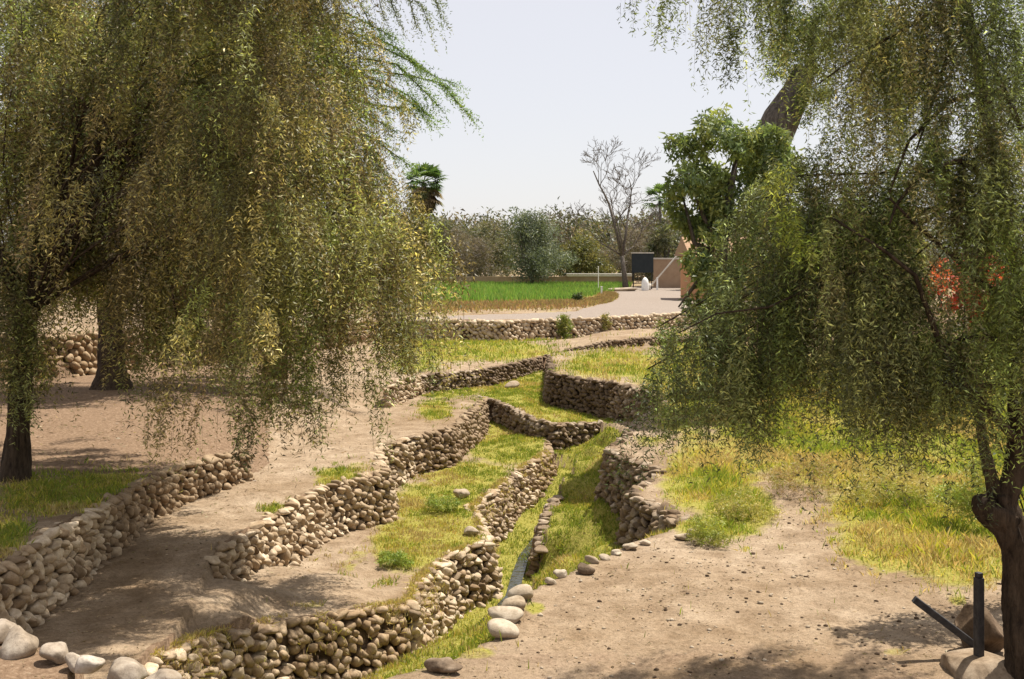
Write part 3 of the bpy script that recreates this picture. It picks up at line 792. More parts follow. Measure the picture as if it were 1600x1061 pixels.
# ------------------------------------------------------------------ foliage
def leaves_mesh(name, pos, dr, ln, wd, cols, parent, mat='leaf', twigs=None):
    n = len(pos)
    dr = dr / (np.linalg.norm(dr, axis=1)[:, None] + 1e-9)
    r = rng.normal(size=(n, 3)); sd = np.cross(dr, r); sd /= np.linalg.norm(sd, axis=1)[:, None] + 1e-9
    L = dr * ln[:, None]; S = sd * (wd / 2)[:, None]
    V = np.stack([pos + L * .3 + S, pos + L, pos - L * .05 - S * .6], 1).reshape(-1, 3)
    if twigs is not None:
        V = np.concatenate([V, twigs.reshape(-1, 3)]); n += len(twigs)
        cols = np.concatenate([cols, np.tile((.10, .075, .045), (len(twigs), 1)) * rng.uniform(.6, 1.3, (len(twigs), 1))])
    Fc = np.arange(n * 3, dtype=np.int32).reshape(n, 3)
    return mesh_np(name, V, Fc, 3, M[mat], parent, colors=cols)

litter()

def weep(clumps, leaf, per, strand=(.5, 1.5), gap=.03, pal=None, depth=1.0, droop=1.0, scat=.022):
    """clumps: (u, vtop, vbot, halfwidth px, D[, density]) -> leaf arrays for weeping strands"""
    PP, DD, CC, tops, TW, SC = [], [], [], [], [], []
    for c in clumps:
        u, vt, vb, rw, D = c[:5]; dens = c[5] if len(c) > 5 else 1.0
        x0, y0, zt = WD(u, vt, D); _, _, zb = WD(u, vb, D); r = rw * D / F
        tops.append((x0, y0, zt - .15 * (zt - zb)))
        H = max(zt - zb, .4)
        nb = max(3, int(per * dens / 9)); n = nb * 9
        rep9 = lambda q: np.repeat(q, 9, 0)
        thb = rng.uniform(0, 6.283, nb); rrb = np.minimum(np.abs(rng.normal(0, .8, nb)), 1.9)
        th = rep9(thb) + rng.normal(0, .5, n); rr = rep9(rrb)
        sg = .0042 * D
        bx = x0 + rep9(np.cos(thb) * rrb) * r * 1.2 + rng.normal(0, sg, n); by = y0 + rep9(np.sin(thb) * rrb) * r * 1.35 * depth + rng.normal(0, sg, n)
        s0, s1 = c[6] if len(c) > 6 else strand
        ln = np.minimum(rep9(rng.uniform(s0, s1, nb)) * rng.uniform(.6, 1.15, n), H * .9)
        dome = (np.minimum(rr, 1.2) ** 2) * .25 * H
        st = zt - dome - rep9(rng.uniform(0, 1, nb) ** 1.1) * np.maximum(H - ln - dome, 0.02)
        st = st + rep9(rng.normal(0, .10 * H, nb)) + rng.normal(0, sg * 1.3, n)
        tint = np.array(pal)[rng.integers(0, len(pal))]
        pcol = rep9((np.array(pal)[rng.integers(0, len(pal), nb)] * .75 + tint * .25) * rng.uniform(.45, 1.5, (nb, 1)))
        pcol = pcol * rng.uniform(.8, 1.2, (n, 1))
        m = max(4, int(np.mean(ln) / gap))
        t = np.tile(np.linspace(0, 1, m), (n, 1)) + rng.uniform(-.02, .02, (n, m))
        out = .28 * ln[:, None] * np.sin(np.clip(t, 0, 1) * 1.7)
        sway = rng.uniform(-.17, .17, (n, 1)) * ln[:, None] * np.sin(t * 2.2)
        px = bx[:, None] + np.cos(th)[:, None] * out + sway; py = by[:, None] + np.sin(th)[:, None] * out + sway * .5
        drop = ln[:, None] * (t ** 1.25) * droop
        pz = st[:, None] - drop
        P = np.stack([px, py, pz], -1)
        ti = np.linspace(0, m - 1, 4).astype(int); Q = P[:, ti]
        wv = np.stack([np.cos(th), np.sin(th) * .3, np.zeros(n)], -1)[:, None] * (.0002 * D)
        TW.append(np.stack([Q[:, :-1] - wv, Q[:, :-1] + wv, Q[:, 1:]], 2).reshape(-1, 3, 3))
        P = P.reshape(-1, 3); k = len(P)
        a = rng.uniform(0, 6.283, k)
        dd = np.stack([np.cos(a) * .8, np.sin(a) * .8, rng.uniform(-1.15, .1, k)], -1)
        P = P + rng.normal(0, scat, (k, 3)) * (D / 17) + dd * leaf[0] * .25; SC.append(np.full(k, D))
        PP.append(P); DD.append(dd); CC.append(np.repeat(pcol, m, 0) * np.exp(rng.normal(-.05, .5, (k, 1))))
    weep.twigs = np.concatenate(TW); weep.dist = np.concatenate(SC)
    return np.concatenate(PP), np.concatenate(DD), np.concatenate(CC), tops

def curve_pts(a, b, sag=0.0, n=7, wig=.06, rise=0.0):
    a = Vector(a); b = Vector(b); out = []; L = (b - a).length
    ph = [random.uniform(0, 6) for _ in range(2)]
    for i in range(n):
        t = i / (n - 1); p = a.lerp(b, t)
        p.z += rise * math.sin(math.pi * t) * L - sag * t * t * L
        p.x += math.sin(t * 5 + ph[0]) * wig * L * t * (1 - t) * 2; p.y += math.sin(t * 4 + ph[1]) * wig * L * t * (1 - t) * 2
        out.append(p)
    return out

def limbs_to(mb, fork, tops, r0, rise=.18):
    for tpt in tops:
        pts = curve_pts(fork, tpt, 0, 9, .1, rise); r = r0 * random.uniform(.6, 1)
        mb.tube(pts, [max(r * (1 - i / 8.6), .008) for i in range(9)], 5)

PEP = [(0.175, 0.225, 0.060), (0.170, 0.185, 0.060), (0.240, 0.200, 0.080), (0.260, 0.200, 0.100), (0.150, 0.165, 0.065), (0.310, 0.280, 0.100), (0.220, 0.170, 0.090), (0.190, 0.210, 0.060)]
PEP_R = [(0.177, 0.212, 0.064), (0.148, 0.177, 0.069), (0.216, 0.226, 0.079), (0.276, 0.236, 0.108), (0.187, 0.241, 0.059), (0.118, 0.162, 0.049)]

# --- left pepper tree (front)
def left_tree():
    bx, by, bz = W(22, 748, -0.62)
    bz = tz(bx, by)
    root = Root('pepper_tree', (bx, by, bz), 'large weeping pepper tree at far left hanging olive brown foliage over the path', 'tree', 'weeping pepper trees')
    FR = (.7, 2.2)
    cl = [(430, 470, 725, 50, 16.6, .26, FR), (390, 430, 695, 50, 16.8, .26, FR), (335, 420, 690, 50, 17, .28, FR), (270, 400, 640, 50, 17.4, .28, FR), (505, 400, 665, 55, 16.8, .32, FR), (560, 350, 630, 55, 16.8, .34, FR), (615, 330, 590, 45, 17, .3, FR), (655, 335, 470, 30, 17.2, .3), (470, 400, 700, 45, 17, .28, FR), (600, 420, 600, 40, 16, .2, FR), (430, 300, 540, 60, 17.2, .5), (540, 320, 480, 55, 17, .5), (330, 330, 540, 60, 17.2, .5),
          (225, 340, 520, 45, 18, .4), (135, 300, 430, 60, 18, .6), (60, 320, 520, 40, 17.5, .6), (22, 400, 640, 24, 17.2, .8), (350, -260, -20, 90, 14, .9), (250, -200, 60, 90, 14.6, .9), (420, 60, 260, 60, 13.8, .8), (255, 330, 580, 40, 17.8, .5),  # the clumps above the view are added to darken the path below
          (100, 170, 400, 85, 18), (215, 140, 410, 85, 17.6), (325, 160, 440, 75, 17), (425, 190, 480, 70, 17), (510, 210, 470, 60, 17), (565, 235, 430, 48, 17.2), (590, 320, 430, 30, 17.2, .6), (20, 150, 420, 60, 17.8),
          (60, -80, 250, 100, 18), (180, -80, 230, 85, 17.8), (300, -80, 250, 85, 17.2), (395, -60, 280, 75, 17), (470, -40, 290, 60, 17.2), (525, 60, 330, 45, 17.4), (500, -20, 160, 40, 17.4),
          (20, -60, 180, 70, 16.8), (130, 20, 260, 70, 16.2), (0, -300, 0, 130, 18.4, .8), (60, -60, 160, 110, 20.5), (240, -80, 120, 110, 20.5), (200, -320, -20, 130, 18, .6), (380, -260, 0, 110, 17.6, .6), (420, 260, 540, 80, 14.4, .6), (330, 200, 480, 85, 14.8, .6), (430, 60, 330, 80, 14.9, .7), (300, 20, 300, 90, 15.2, .7), (240, 200, 430, 70, 15.2, .6), (490, 240, 480, 60, 14.6, .6), (380, -100, 180, 100, 15, .7), (230, -80, 220, 100, 15.4, .7), (540, 320, 520, 60, 15.0, .6), (600, 330, 500, 45, 15, .5), (470, 300, 540, 60, 15.6, .6), (500, 130, 340, 55, 15.8, .7), (480, -280, 40, 80, 14.8, .9), (390, -320, -20, 90, 15, .9), (290, -280, 20, 90, 14.8, .9), (560, -240, -20, 50, 15, .5), (330, 120, 360, 80, 14.2, .8), (400, 240, 460, 70, 14, .8), (350, 150, 340, 75, 19, 1), (330, -60, 160, 80, 19.0, 1), (300, 0, 250, 80, 18.6, 1), (230, 60, 300, 80, 18.2, .9), (400, -160, 100, 90, 14.4, .9), (300, -130, 120, 90, 14.2, .9), (260, 160, 440, 80, 18.6, 1), (340, 80, 360, 80, 19.2, .8), (150, 100, 380, 80, 18.8, .8), (100, -60, 200, 100, 19, .8), (60, 300, 540, 45, 18.4, .4, (.7, 2.2)), (-120, -100, 300, 110, 18.2, .7), (-120, 150, 480, 100, 18, .7), (-60, 380, 620, 60, 18, .6),  # unseen clumps above and the nearest ones added to cast shade on terrace
          (120, 0, 330, 110, 20.5, .8), (280, 50, 430, 100, 20.2, .8), (420, 80, 420, 80, 19.6, .7), (40, 200, 440, 70, 20.4, .7), (220, 230, 430, 80, 20.4, .6), (340, 260, 500, 60, 19.4, .5)]
    P, D, C, tops = weep(cl, (.07, .02), 300, (.5, 1.6), .0265, PEP)
    n = len(P)
    leaves_mesh('crown', P, D, rng.uniform(.055, .105, n) * weep.dist / 17, rng.uniform(.021, .037, n) * weep.dist / 17, C, root, twigs=weep.twigs)
    mb = MB(); fork = Vector((bx + .25, by - .1, bz + 2.6))
    mb.gnarl([(bx, by, bz - .25), (bx + .02, by, bz + .05), (bx + .05, by, bz + .5), (bx + .12, by - .03, bz + 1.4), tuple(fork)], [.32, .24, .19, .17, .16], 18, 40, .1, 2)
    hub = Vector((bx + 1.6, by - .6, bz + 5.2))
    mb.tube(curve_pts(fork, hub, 0, 7, .05), [.16, .15, .14, .13, .12, .11, .1], 8)
    mb.tube(curve_pts(fork, (bx - 1, by + .3, bz + 5), 0, 7, .05), [.13, .12, .11, .1, .09, .08, .07], 8)
    limbs_to(mb, hub, tops[:30], .032, .12); limbs_to(mb, fork, tops[30:], .032, .12)
    # long arching boughs seen in front of the foliage
    for path in ([(330, -60), (380, 30), (430, 110), (480, 190), (520, 270), (560, 360), (590, 440)], [(250, 60), (330, 140), (390, 230), (430, 320), (470, 400), (490, 480), (470, 560)], [(100, 120), (170, 200), (230, 300), (260, 400), (280, 500)], [(380, 30), (440, 170), (470, 300), (500, 420), (505, 520)]):
        pts = [Vector(WD(u + random.uniform(-8, 8), v, 16.6)) for u, v in path]
        mb.tube(pts, [.055 - .042 * i / (len(pts) - 1) for i in range(len(pts))], 5)
    mb.build('trunk', M['bark'], root, smooth=True)
left_tree()

# --- second pepper tree, trunk further back on the slope
def back_left_tree():
    bx, by, bz = W(176, 607, -0.36); bz = tz(bx, by)
    root = Root('pepper_tree', (bx, by, bz), 'pepper tree with thick flaring trunk on the brown slope before the left wall', 'tree', 'weeping pepper trees')
    cl = [(165, 330, 500, 40, 27.2, .7), (170, 260, 455, 55, 28, .7), (50, 250, 490, 60, 28, .8), (285, 250, 520, 50, 27.5, .7), (350, 220, 600, 60, 28.5, .8), (430, 200, 540, 50, 29, .8), (100, 50, 330, 110, 28), (260, 20, 330, 110, 28), (400, 20, 330, 70, 29.5), (180, -200, 120, 150, 28.5, .8), (360, -200, 120, 90, 29.5, .8), (-60, 100, 480, 110, 28, .8)]
    P, D, C, tops = weep(cl, (.11, .03), 380, (.6, 1.9), .045, [tuple(np.array(c) * .92) for c in PEP[:4]] + [PEP[-1]], .6)
    n = len(P)
    leaves_mesh('crown', P, D, rng.uniform(.12, .2, n), rng.uniform(.04, .065, n), C, root, twigs=weep.twigs)
    mb = MB(); fork = Vector((bx - .1, by, bz + 3.0))
    mb.gnarl([(bx, by, bz - .3), (bx, by, bz + .05), (bx, by, bz + .35), (bx - .05, by, bz + 1.2), tuple(fork)], [.62, .5, .36, .3, .3], 20, 40, .12, 4)
    limbs_to(mb, fork, tops, .16)
    mb.build('trunk', M['bark'], root, smooth=True)
back_left_tree()

# --- feathery green tree reaching right over the sky
def feather_tree():
    D0 = 33.0
    bx, by = (430 - UC) * D0 / F, D0; bz = tz(bx, by)
    root = Root('feathery_tree', (bx, by, bz), 'bright green feathery tree whose sprays reach right across the sky', 'tree')
    mb = MB(); fork = Vector(WD(470, 180, D0))
    mb.tube([(bx, by, bz - .2), (bx, by, bz + 2), tuple(fork)], [.4, .3, .22], 8)
    Ps, Ds, Cs = [], [], []
    def spray(path, r, dens, side=1.0, pal=None):
        pts = [Vector(WD(u, v, D0 + random.uniform(-.6, .6))) for u, v in path]
        mb.tube(pts, [max(r * .45 * (1 - i / len(pts)), .009) for i in range(len(pts))], 4)
        for i in range(len(pts) - 1):
            L = (pts[i + 1] - pts[i]).length; dv = (pts[i + 1] - pts[i]).normalized()
            for k in range(int(dens * L * 2.2)):
                p = pts[i].lerp(pts[i + 1], random.random())
                # side twig with leaflets
                tw = Vector((random.uniform(-.2, 1) , random.uniform(-1, 1), random.uniform(-1, .35))).normalized() * .6 + dv * .6
                Lt = random.uniform(.25, .8) * side
                m = int(Lt / .045)
                t = np.linspace(0, 1, m)[:, None] * Lt
                q = np.array(p) + t * np.array(tw) + np.array([0, 0, -1]) * (t ** 2) * .35
                d = np.array(tw) * .4 + rng.normal(size=(m, 3)) * np.array([.7, .7, .7])
                c = np.array(random.choice(pal or FE)) * random.uniform(.75, 1.3)
                Ps.append(q); Ds.append(d); Cs.append(np.tile(c, (m, 1)) * rng.uniform(.8, 1.2, (m, 1)))
    FE = [(0.13, 0.23, 0.04), (0.17, 0.28, 0.05), (0.21, 0.29, 0.06), (0.10, 0.17, 0.05)]
    BL = [(0.11, 0.15, 0.08), (0.14, 0.18, 0.09), (0.18, 0.19, 0.09)]
    for path in ([(480, 120), (560, 130), (620, 145), (660, 175)], [(480, 110), (580, 110), (640, 118), (690, 130), (715, 160), (735, 182)], [(500, 60), (590, 70), (640, 95), (680, 120), (708, 130)], [(500, 150), (560, 170), (600, 195), (618, 205)],
                 [(480, 60), (540, 50), (590, 60), (620, 75), (650, 100)], [(500, 180), (580, 215), (615, 240), (640, 258)], [(480, 100), (540, 110), (600, 130), (640, 150), (670, 182)], [(470, 30), (540, 20), (580, 40), (620, 60)], [(480, 160), (550, 190), (590, 250), (610, 300)], [(560, 90), (620, 100), (660, 140), (685, 165)], [(470, 150), (540, 150), (590, 165), (640, 170)]):
        spray(path, .07, 14)
    for path in ([(480, -40), (560, -30), (620, -20), (660, 10), (672, 45)], [(500, -60), (600, -60), (660, -40), (682, 5), (690, 30)], [(520, -30), (560, 0), (580, 40)], [(540, -50), (590, -10), (600, 30)], [(600, -40), (640, 0), (650, 40)], [(580, -60), (610, 0), (622, 35)], [(500, -40), (530, 0), (545, 40)]):
        spray(path, .05, 10, 1.0, BL)
    P = np.concatenate(Ps); n = len(P)
    leaves_mesh('crown', P, np.concatenate(Ds), rng.uniform(.07, .13, n), rng.uniform(.03, .055, n), np.concatenate(Cs), root)
    mb.build('trunk', M['bark'], root, smooth=True)
feather_tree()

# --- right pepper tree
def right_tree():
    bx, by, bz = W(1592, 1062, -1.05); bx += .06
    bz = tz(bx, by)
    root = Root('pepper_tree', (bx, by, bz), 'weeping pepper tree with dark forked trunk at the right edge', 'tree', 'weeping pepper trees')
    LS = (.7, 1.7)
    cl = [(1030, 490, 620, 40, 10.6, .07, LS), (1075, 480, 665, 40, 10.4, .12, LS), (1110, 470, 690, 34, 10.2, .16, LS), (1012, 560, 670, 20, 10.8, .05), (1160, 420, 640, 38, 10.2, .3, LS), (1150, 500, 680, 28, 10, .22, LS), (1225, 400, 670, 46, 10, .45, LS), (1290, 410, 670, 46, 10, .7, LS), (1360, 420, 680, 46, 10, .7, LS), (1430, 430, 685, 46, 10, .7, LS), (1500, 520, 665, 42, 10, .6, (.35, .9)), (1570, 430, 650, 40, 9.8, .5, LS), (1640, 300, 640, 60, 9.8),
          (1190, 280, 480, 40, 10.6, .28), (1240, 240, 480, 46, 10.2, .5), (1310, 230, 520, 55, 10, .85), (1390, 220, 520, 55, 10, .8), (1460, 210, 420, 50, 10, .8), (1545, 190, 380, 42, 9.8, .8), (1600, 250, 480, 35, 9.6, .5), (1340, 380, 600, 50, 9.8, .6), (1260, 340, 600, 44, 9.8, .4),
          (1150, -160, 160, 9, 10.4, .1, LS), (1185, -160, 120, 13, 10.3, .12, LS), (1235, -180, 110, 18, 10.2, .16, LS), (1290, -160, 170, 24, 10, .24, LS), (1350, -130, 270, 40, 9.9, .5, LS), (1420, -140, 250, 42, 9.8, .5, LS), (1490, -140, 230, 42, 9.7, .45, LS), (1560, -140, 230, 44, 9.6, .45, LS), (1050, -120, 75, 5, 10.5, .07, (.35, .8)), (1010, -120, 5, 10, 10.5, .05, (.3, .6)), (1070, -120, 0, 6, 10.5, .05, (.3, .6)), (1165, -150, 170, 6, 10.6, .05, LS), (1135, -180, 95, 5, 10.6, .04, LS),
          (1290, -90, 60, 30, 11.9, .3, LS), (1350, -60, 190, 40, 11.9, .45, LS), (1420, 60, 300, 45, 11.8, .6), (1500, -60, 160, 45, 11.9, .5), (1560, 80, 300, 45, 11.7, .5), (1400, 330, 470, 45, 11.2, .6), (1300, 320, 480, 45, 11.2, .6),  # farther clumps, added mainly to throw shade on the near dirt
          (1400, -300, -40, 110, 10, .6), (1600, -300, 0, 110, 9.8, .6), (1250, -280, -80, 70, 10.2, .3), (1700, 0, 500, 80, 9.6, .8)]
    P, D, C, tops = weep(cl, (.045, .015), 300, (.4, 1.25), .0145, PEP_R, 1.0, scat=.02)
    tw = weep.twigs
    P2, D2, C2, _ = weep([(1235, 320, 390, 16, 9.35), (1208, 255, 330, 8, 9.4, .4), (1258, 345, 395, 9, 9.3, .4)], (.05, .016), 60, (.2, .4), .02, [(0.26, 0.32, 0.05), (0.34, 0.37, 0.08), (0.2, 0.26, 0.05)])
    P = np.concatenate([P, P2]); D = np.concatenate([D, D2]); C = np.concatenate([C, C2])
    n = len(P)
    leaves_mesh('crown', P, D, rng.uniform(.036, .068, n), rng.uniform(.0125, .0225, n), C, root, twigs=tw)
    mb = MB()
    d = by
    fork = Vector(WD(1562, 800, d))
    mb.gnarl([(bx, by, bz - .2), (bx, by, bz + .02), Vector(WD(1590, 990, d)), Vector(WD(1592, 920, d)), Vector(WD(1586, 860, d)), Vector(WD(1570, 815, d)), Vector(WD(1556, 770, d))], [.22, .17, .128, .122, .12, .155, .11], 28, 80, .2, 1)
    knob = [Vector(WD(1575, 820, d)), Vector(WD(1548, 800, d - .05)), Vector(WD(1532, 785, d - .08)), Vector(WD(1530, 772, d - .08))]
    mb.gnarl(knob, [.14, .14, .10, .04], 16, 16, .2, 3)
    r1 = [fork, Vector(WD(1586, 740, d)), Vector(WD(1592, 660, d)), Vector(WD(1585, 560, d)), Vector(WD(1596, 450, d)), Vector(WD(1570, 300, d)), Vector(WD(1530, 120, d)), Vector(WD(1500, -60, d))]
    mb.gnarl(r1, [.12, .10, .09, .075, .07, .06, .05, .04], 12, 60, .12, 5)
    l1 = [fork, Vector(WD(1548, 740, d)), Vector(WD(1536, 690, d)), Vector(WD(1530, 640, d - .1)), Vector(WD(1500, 600, d - .1)), Vector(WD(1440, 560, d - .1)), Vector(WD(1380, 500, d))]
    mb.tube(l1, [.1, .06, .05, .045, .035, .03, .015], 7)
    for path, r in (([(1590, 690), (1545, 640), (1500, 590), (1470, 540), (1430, 430), (1380, 390), (1300, 340)], .045), ([(1590, 540), (1540, 525), (1500, 530), (1450, 555)], .035), ([(1585, 600), (1500, 605), (1440, 590), (1390, 570), (1340, 560)], .03), ([(1590, 480), (1530, 440), (1490, 400), (1430, 350), (1390, 310)], .04), ([(1570, 300), (1500, 250), (1440, 270), (1400, 320), (1390, 350)], .035), ([(1540, 140), (1480, 160), (1420, 220), (1390, 300)], .03), ([(1520, 60), (1440, 30), (1350, 80), (1280, 130)], .025), ([(1560, 20), (1480, 90), (1450, 180), (1430, 240)], .03), ([(1500, -20), (1300, -90), (1150, -120), (1050, -130), (1000, -110)], .03), ([(1595, 200), (1560, 120), (1520, 40), (1490, -20)], .03), ([(1430, 430), (1360, 420), (1290, 440), (1200, 480), (1120, 490), (1060, 520)], .02)):
        pts = [Vector(WD(u, v, d - .75 + .2 * math.sin(i))) if i else Vector(WD(u, v, d)) for i, (u, v) in enumerate(path)]
        mb.tube(pts, [r * (1 - .75 * i / (len(pts) - 1)) for i in range(len(pts))], 5)
    limbs_to(mb, Vector(WD(1560, 300, d)), tops[:16], .02, .05)
    mb.build('trunk', M['bark'], root, smooth=True)
right_tree()

def leafcloud(lobes, n, ln, wd, pal, droop=.3):
    """lobes: (x,y,z,rx,ry,rz) -> leaves gathered in small clumps on the lobes"""
    P, D, C = [], [], []
    tot = sum(l[3] * l[5] for l in lobes)
    for (x, y, z, rx, ry, rz) in lobes:
        k = int(n * rx * rz / tot); nc = max(8, k // 24)
        d = rng.normal(size=(nc, 3)); d /= np.linalg.norm(d, axis=1)[:, None]
        rad = rng.uniform(.35, 1.08, nc) ** .6
        cc = d * rad[:, None] * np.array([rx, ry, rz]) + np.array([x, y, z])
        pc = np.array(pal)[rng.integers(0, len(pal), nc)] * rng.uniform(.7, 1.3, (nc, 1))
        i = rng.integers(0, nc, k)
        sp = .11 * (rx + rz)
        P.append(cc[i] + rng.normal(size=(k, 3)) * sp * np.array([1, 1, .8]))
        dd = rng.normal(size=(k, 3)); dd[:, 2] -= droop; D.append(dd)
        C.append(pc[i] * rng.uniform(.75, 1.25, (k, 1)))
    P, D, C = np.concatenate(P), np.concatenate(D), np.concatenate(C); m = len(P)
    return P, D, rng.uniform(.65, 1.3, m) * ln, rng.uniform(.7, 1.3, m) * wd, C

# --- tall thick trunk with leafy sprouts behind the right tree
def stump_tree():
    D0 = 31.0
    root_p = ((1225 - UC) * D0 / F, D0)
    bz = tz(*root_p)
    root = Root('lopped_tree', (*root_p, bz), 'tall thick lopped trunk with green sprouts rising behind the right tree', 'tree')
    mb = MB()
    mb.tube([(root_p[0], D0, bz - .2), Vector(WD(1215, 480, D0)), Vector(WD(1195, 340, D0)), Vector(WD(1196, 240, D0)), Vector(WD(1222, 185, D0)), Vector(WD(1245, 140, D0)), Vector(WD(1255, 105, D0))], [.7, .6, .56, .54, .52, .4, .24], 12, wob=.06)
    mb.tube([Vector(WD(1245, 150, D0)), Vector(WD(1262, 120, D0)), Vector(WD(1272, 85, D0))], [.25, .18, .06], 8)
    mb.build('trunk', M['greybark'], root, smooth=True)
    L = [WD(1220, 90, D0) + (.45, .4, .6), WD(1262, 70, D0) + (.55, .4, .8), WD(1280, 130, D0 - .3) + (.28, .3, .6), WD(1240, 40, D0) + (.4, .3, .5), WD(1258, 160, D0 - .7) + (.2, .15, .6)]
    P, D, ln, wd, C = leafcloud(L, 5200, .13, .05, [(0.07, 0.11, 0.025), (0.11, 0.16, 0.03), (0.15, 0.19, 0.04)], .6)
    leaves_mesh('crown', P, D, ln, wd, C, root)
stump_tree()

# --- broad-leaved tree left of it
def broad_tree():
    D0 = 27.0
    bx = (1135 - UC) * D0 / F; bz = tz(bx, D0)
    root = Root('broadleaf_tree', (bx, D0, bz), 'broad leaved dark green tree with slim grey trunk between track and right tree', 'tree')
    mb = MB()
    mb.tube([(bx, D0, bz - .2), Vector(WD(1132, 470, D0)), Vector(WD(1128, 400, D0)), Vector(WD(1135, 330, D0)), Vector(WD(1150, 250, D0))], [.19, .15, .14, .11, .06], 8)
    for q in ([(1130, 390), (1100, 340), (1070, 260)], [(1132, 360), (1180, 300), (1200, 240)], [(1130, 420), (1090, 440), (1060, 480)], [(1130, 400), (1085, 380), (1065, 300)]):
        mb.tube([Vector(WD(u, v, D0)) for u, v in q], [.09, .06, .02], 6)
    mb.build('trunk', M['greybark'], root, smooth=True)
    L = [WD(1075, 235, D0) + (.4, .6, .4), WD(1110, 215, D0) + (.55, .7, .45), WD(1150, 220, D0) + (.55, .8, .5), WD(1085, 280, D0) + (.45, .6, .4), WD(1130, 280, D0) + (.6, .8, .6), WD(1185, 260, D0) + (.6, .8, .6), WD(1110, 320, D0) + (.45, .6, .45), WD(1160, 330, D0) + (.6, .8, .6), WD(1100, 370, D0) + (.35, .5, .3), WD(1090, 430, D0) + (.35, .5, .5), WD(1085, 480, D0) + (.35, .5, .3), WD(1150, 400, D0) + (.45, .7, .6), WD(1200, 350, D0) + (.6, .8, .8), WD(1110, 465, D0) + (.3, .4, .4), WD(1085, 350, D0) + (.35, .4, .35), WD(1098, 400, D0) + (.2, .4, .35), WD(1075, 395, D0 + 1) + (.2, .3, .25), WD(1120, 430, D0) + (.25, .4, .5), WD(1215, 225, D0) + (.5, .6, .35), WD(1220, 280, D0) + (.6, .6, .5), WD(1062, 225, D0) + (.3, .3, .3), WD(1058, 290, D0) + (.3, .3, .3), WD(1180, 200, D0) + (.6, .6, .3), WD(1070, 330, D0) + (.3, .3, .3), WD(1140, 470, D0 - 1) + (.5, .5, .6), WD(1200, 430, D0) + (.6, .5, .8)]
    P, D, ln, wd, C = leafcloud([(l[0] + random.uniform(-.25, .25), l[1] + random.uniform(-.5, .5), l[2] + random.uniform(-.25, .25), l[3] * random.uniform(.8, 1.15), l[4], l[5] * random.uniform(.75, 1.1)) for l in L], 21000, .18, .09, [(0.15, 0.20, 0.065), (0.19, 0.24, 0.075), (0.24, 0.27, 0.09), (0.12, 0.17, 0.075)], .7)
    leaves_mesh('crown', P, D, ln, wd, C, root)
broad_tree()

def bougainvillea():
    D0 = 12.6
    x, y, z = WD(1640, 650, D0); bz = tz(x, y)
    root = Root('flowering_shrub', (x, y, bz), 'red flowering shrub glimpsed through the right tree', 'shrub')
    mb = MB()
    for k in range(5):
        mb.tube(curve_pts((x, y, bz), WD(1460 + 35 * k, 450, D0 + .3 * (k % 2)), 0, 6, .1), [.012, .011, .01, .009, .008, .006], 5)
    mb.build('stem', M['bark'], root, smooth=True)
    L = [WD(1530, 440, D0) + (.35, .4, .3), WD(1470, 440, D0) + (.22, .3, .2), WD(1510, 480, D0) + (.3, .3, .2), WD(1545, 415, D0) + (.2, .2, .2)]
    P, D, ln, wd, C = leafcloud(L, 1700, .075, .055, [(0.5, 0.09, 0.05), (0.55, 0.16, 0.08), (0.42, 0.07, 0.06)], .2)
    leaves_mesh('flower_heads', P, D, ln, wd, C, root)['kind'] = 'stuff'
    L = [WD(1540, 520, D0) + (.5, .5, .4), WD(1600, 560, D0) + (.5, .5, .5), WD(1640, 680, D0) + (.5, .5, .7)]
    P, D, ln, wd, C = leafcloud(L, 5000, .09, .045, [(0.07, 0.11, 0.025), (0.1, 0.14, 0.03)], .2)
    leaves_mesh('foliage', P, D, ln, wd, C, root)
bougainvillea()

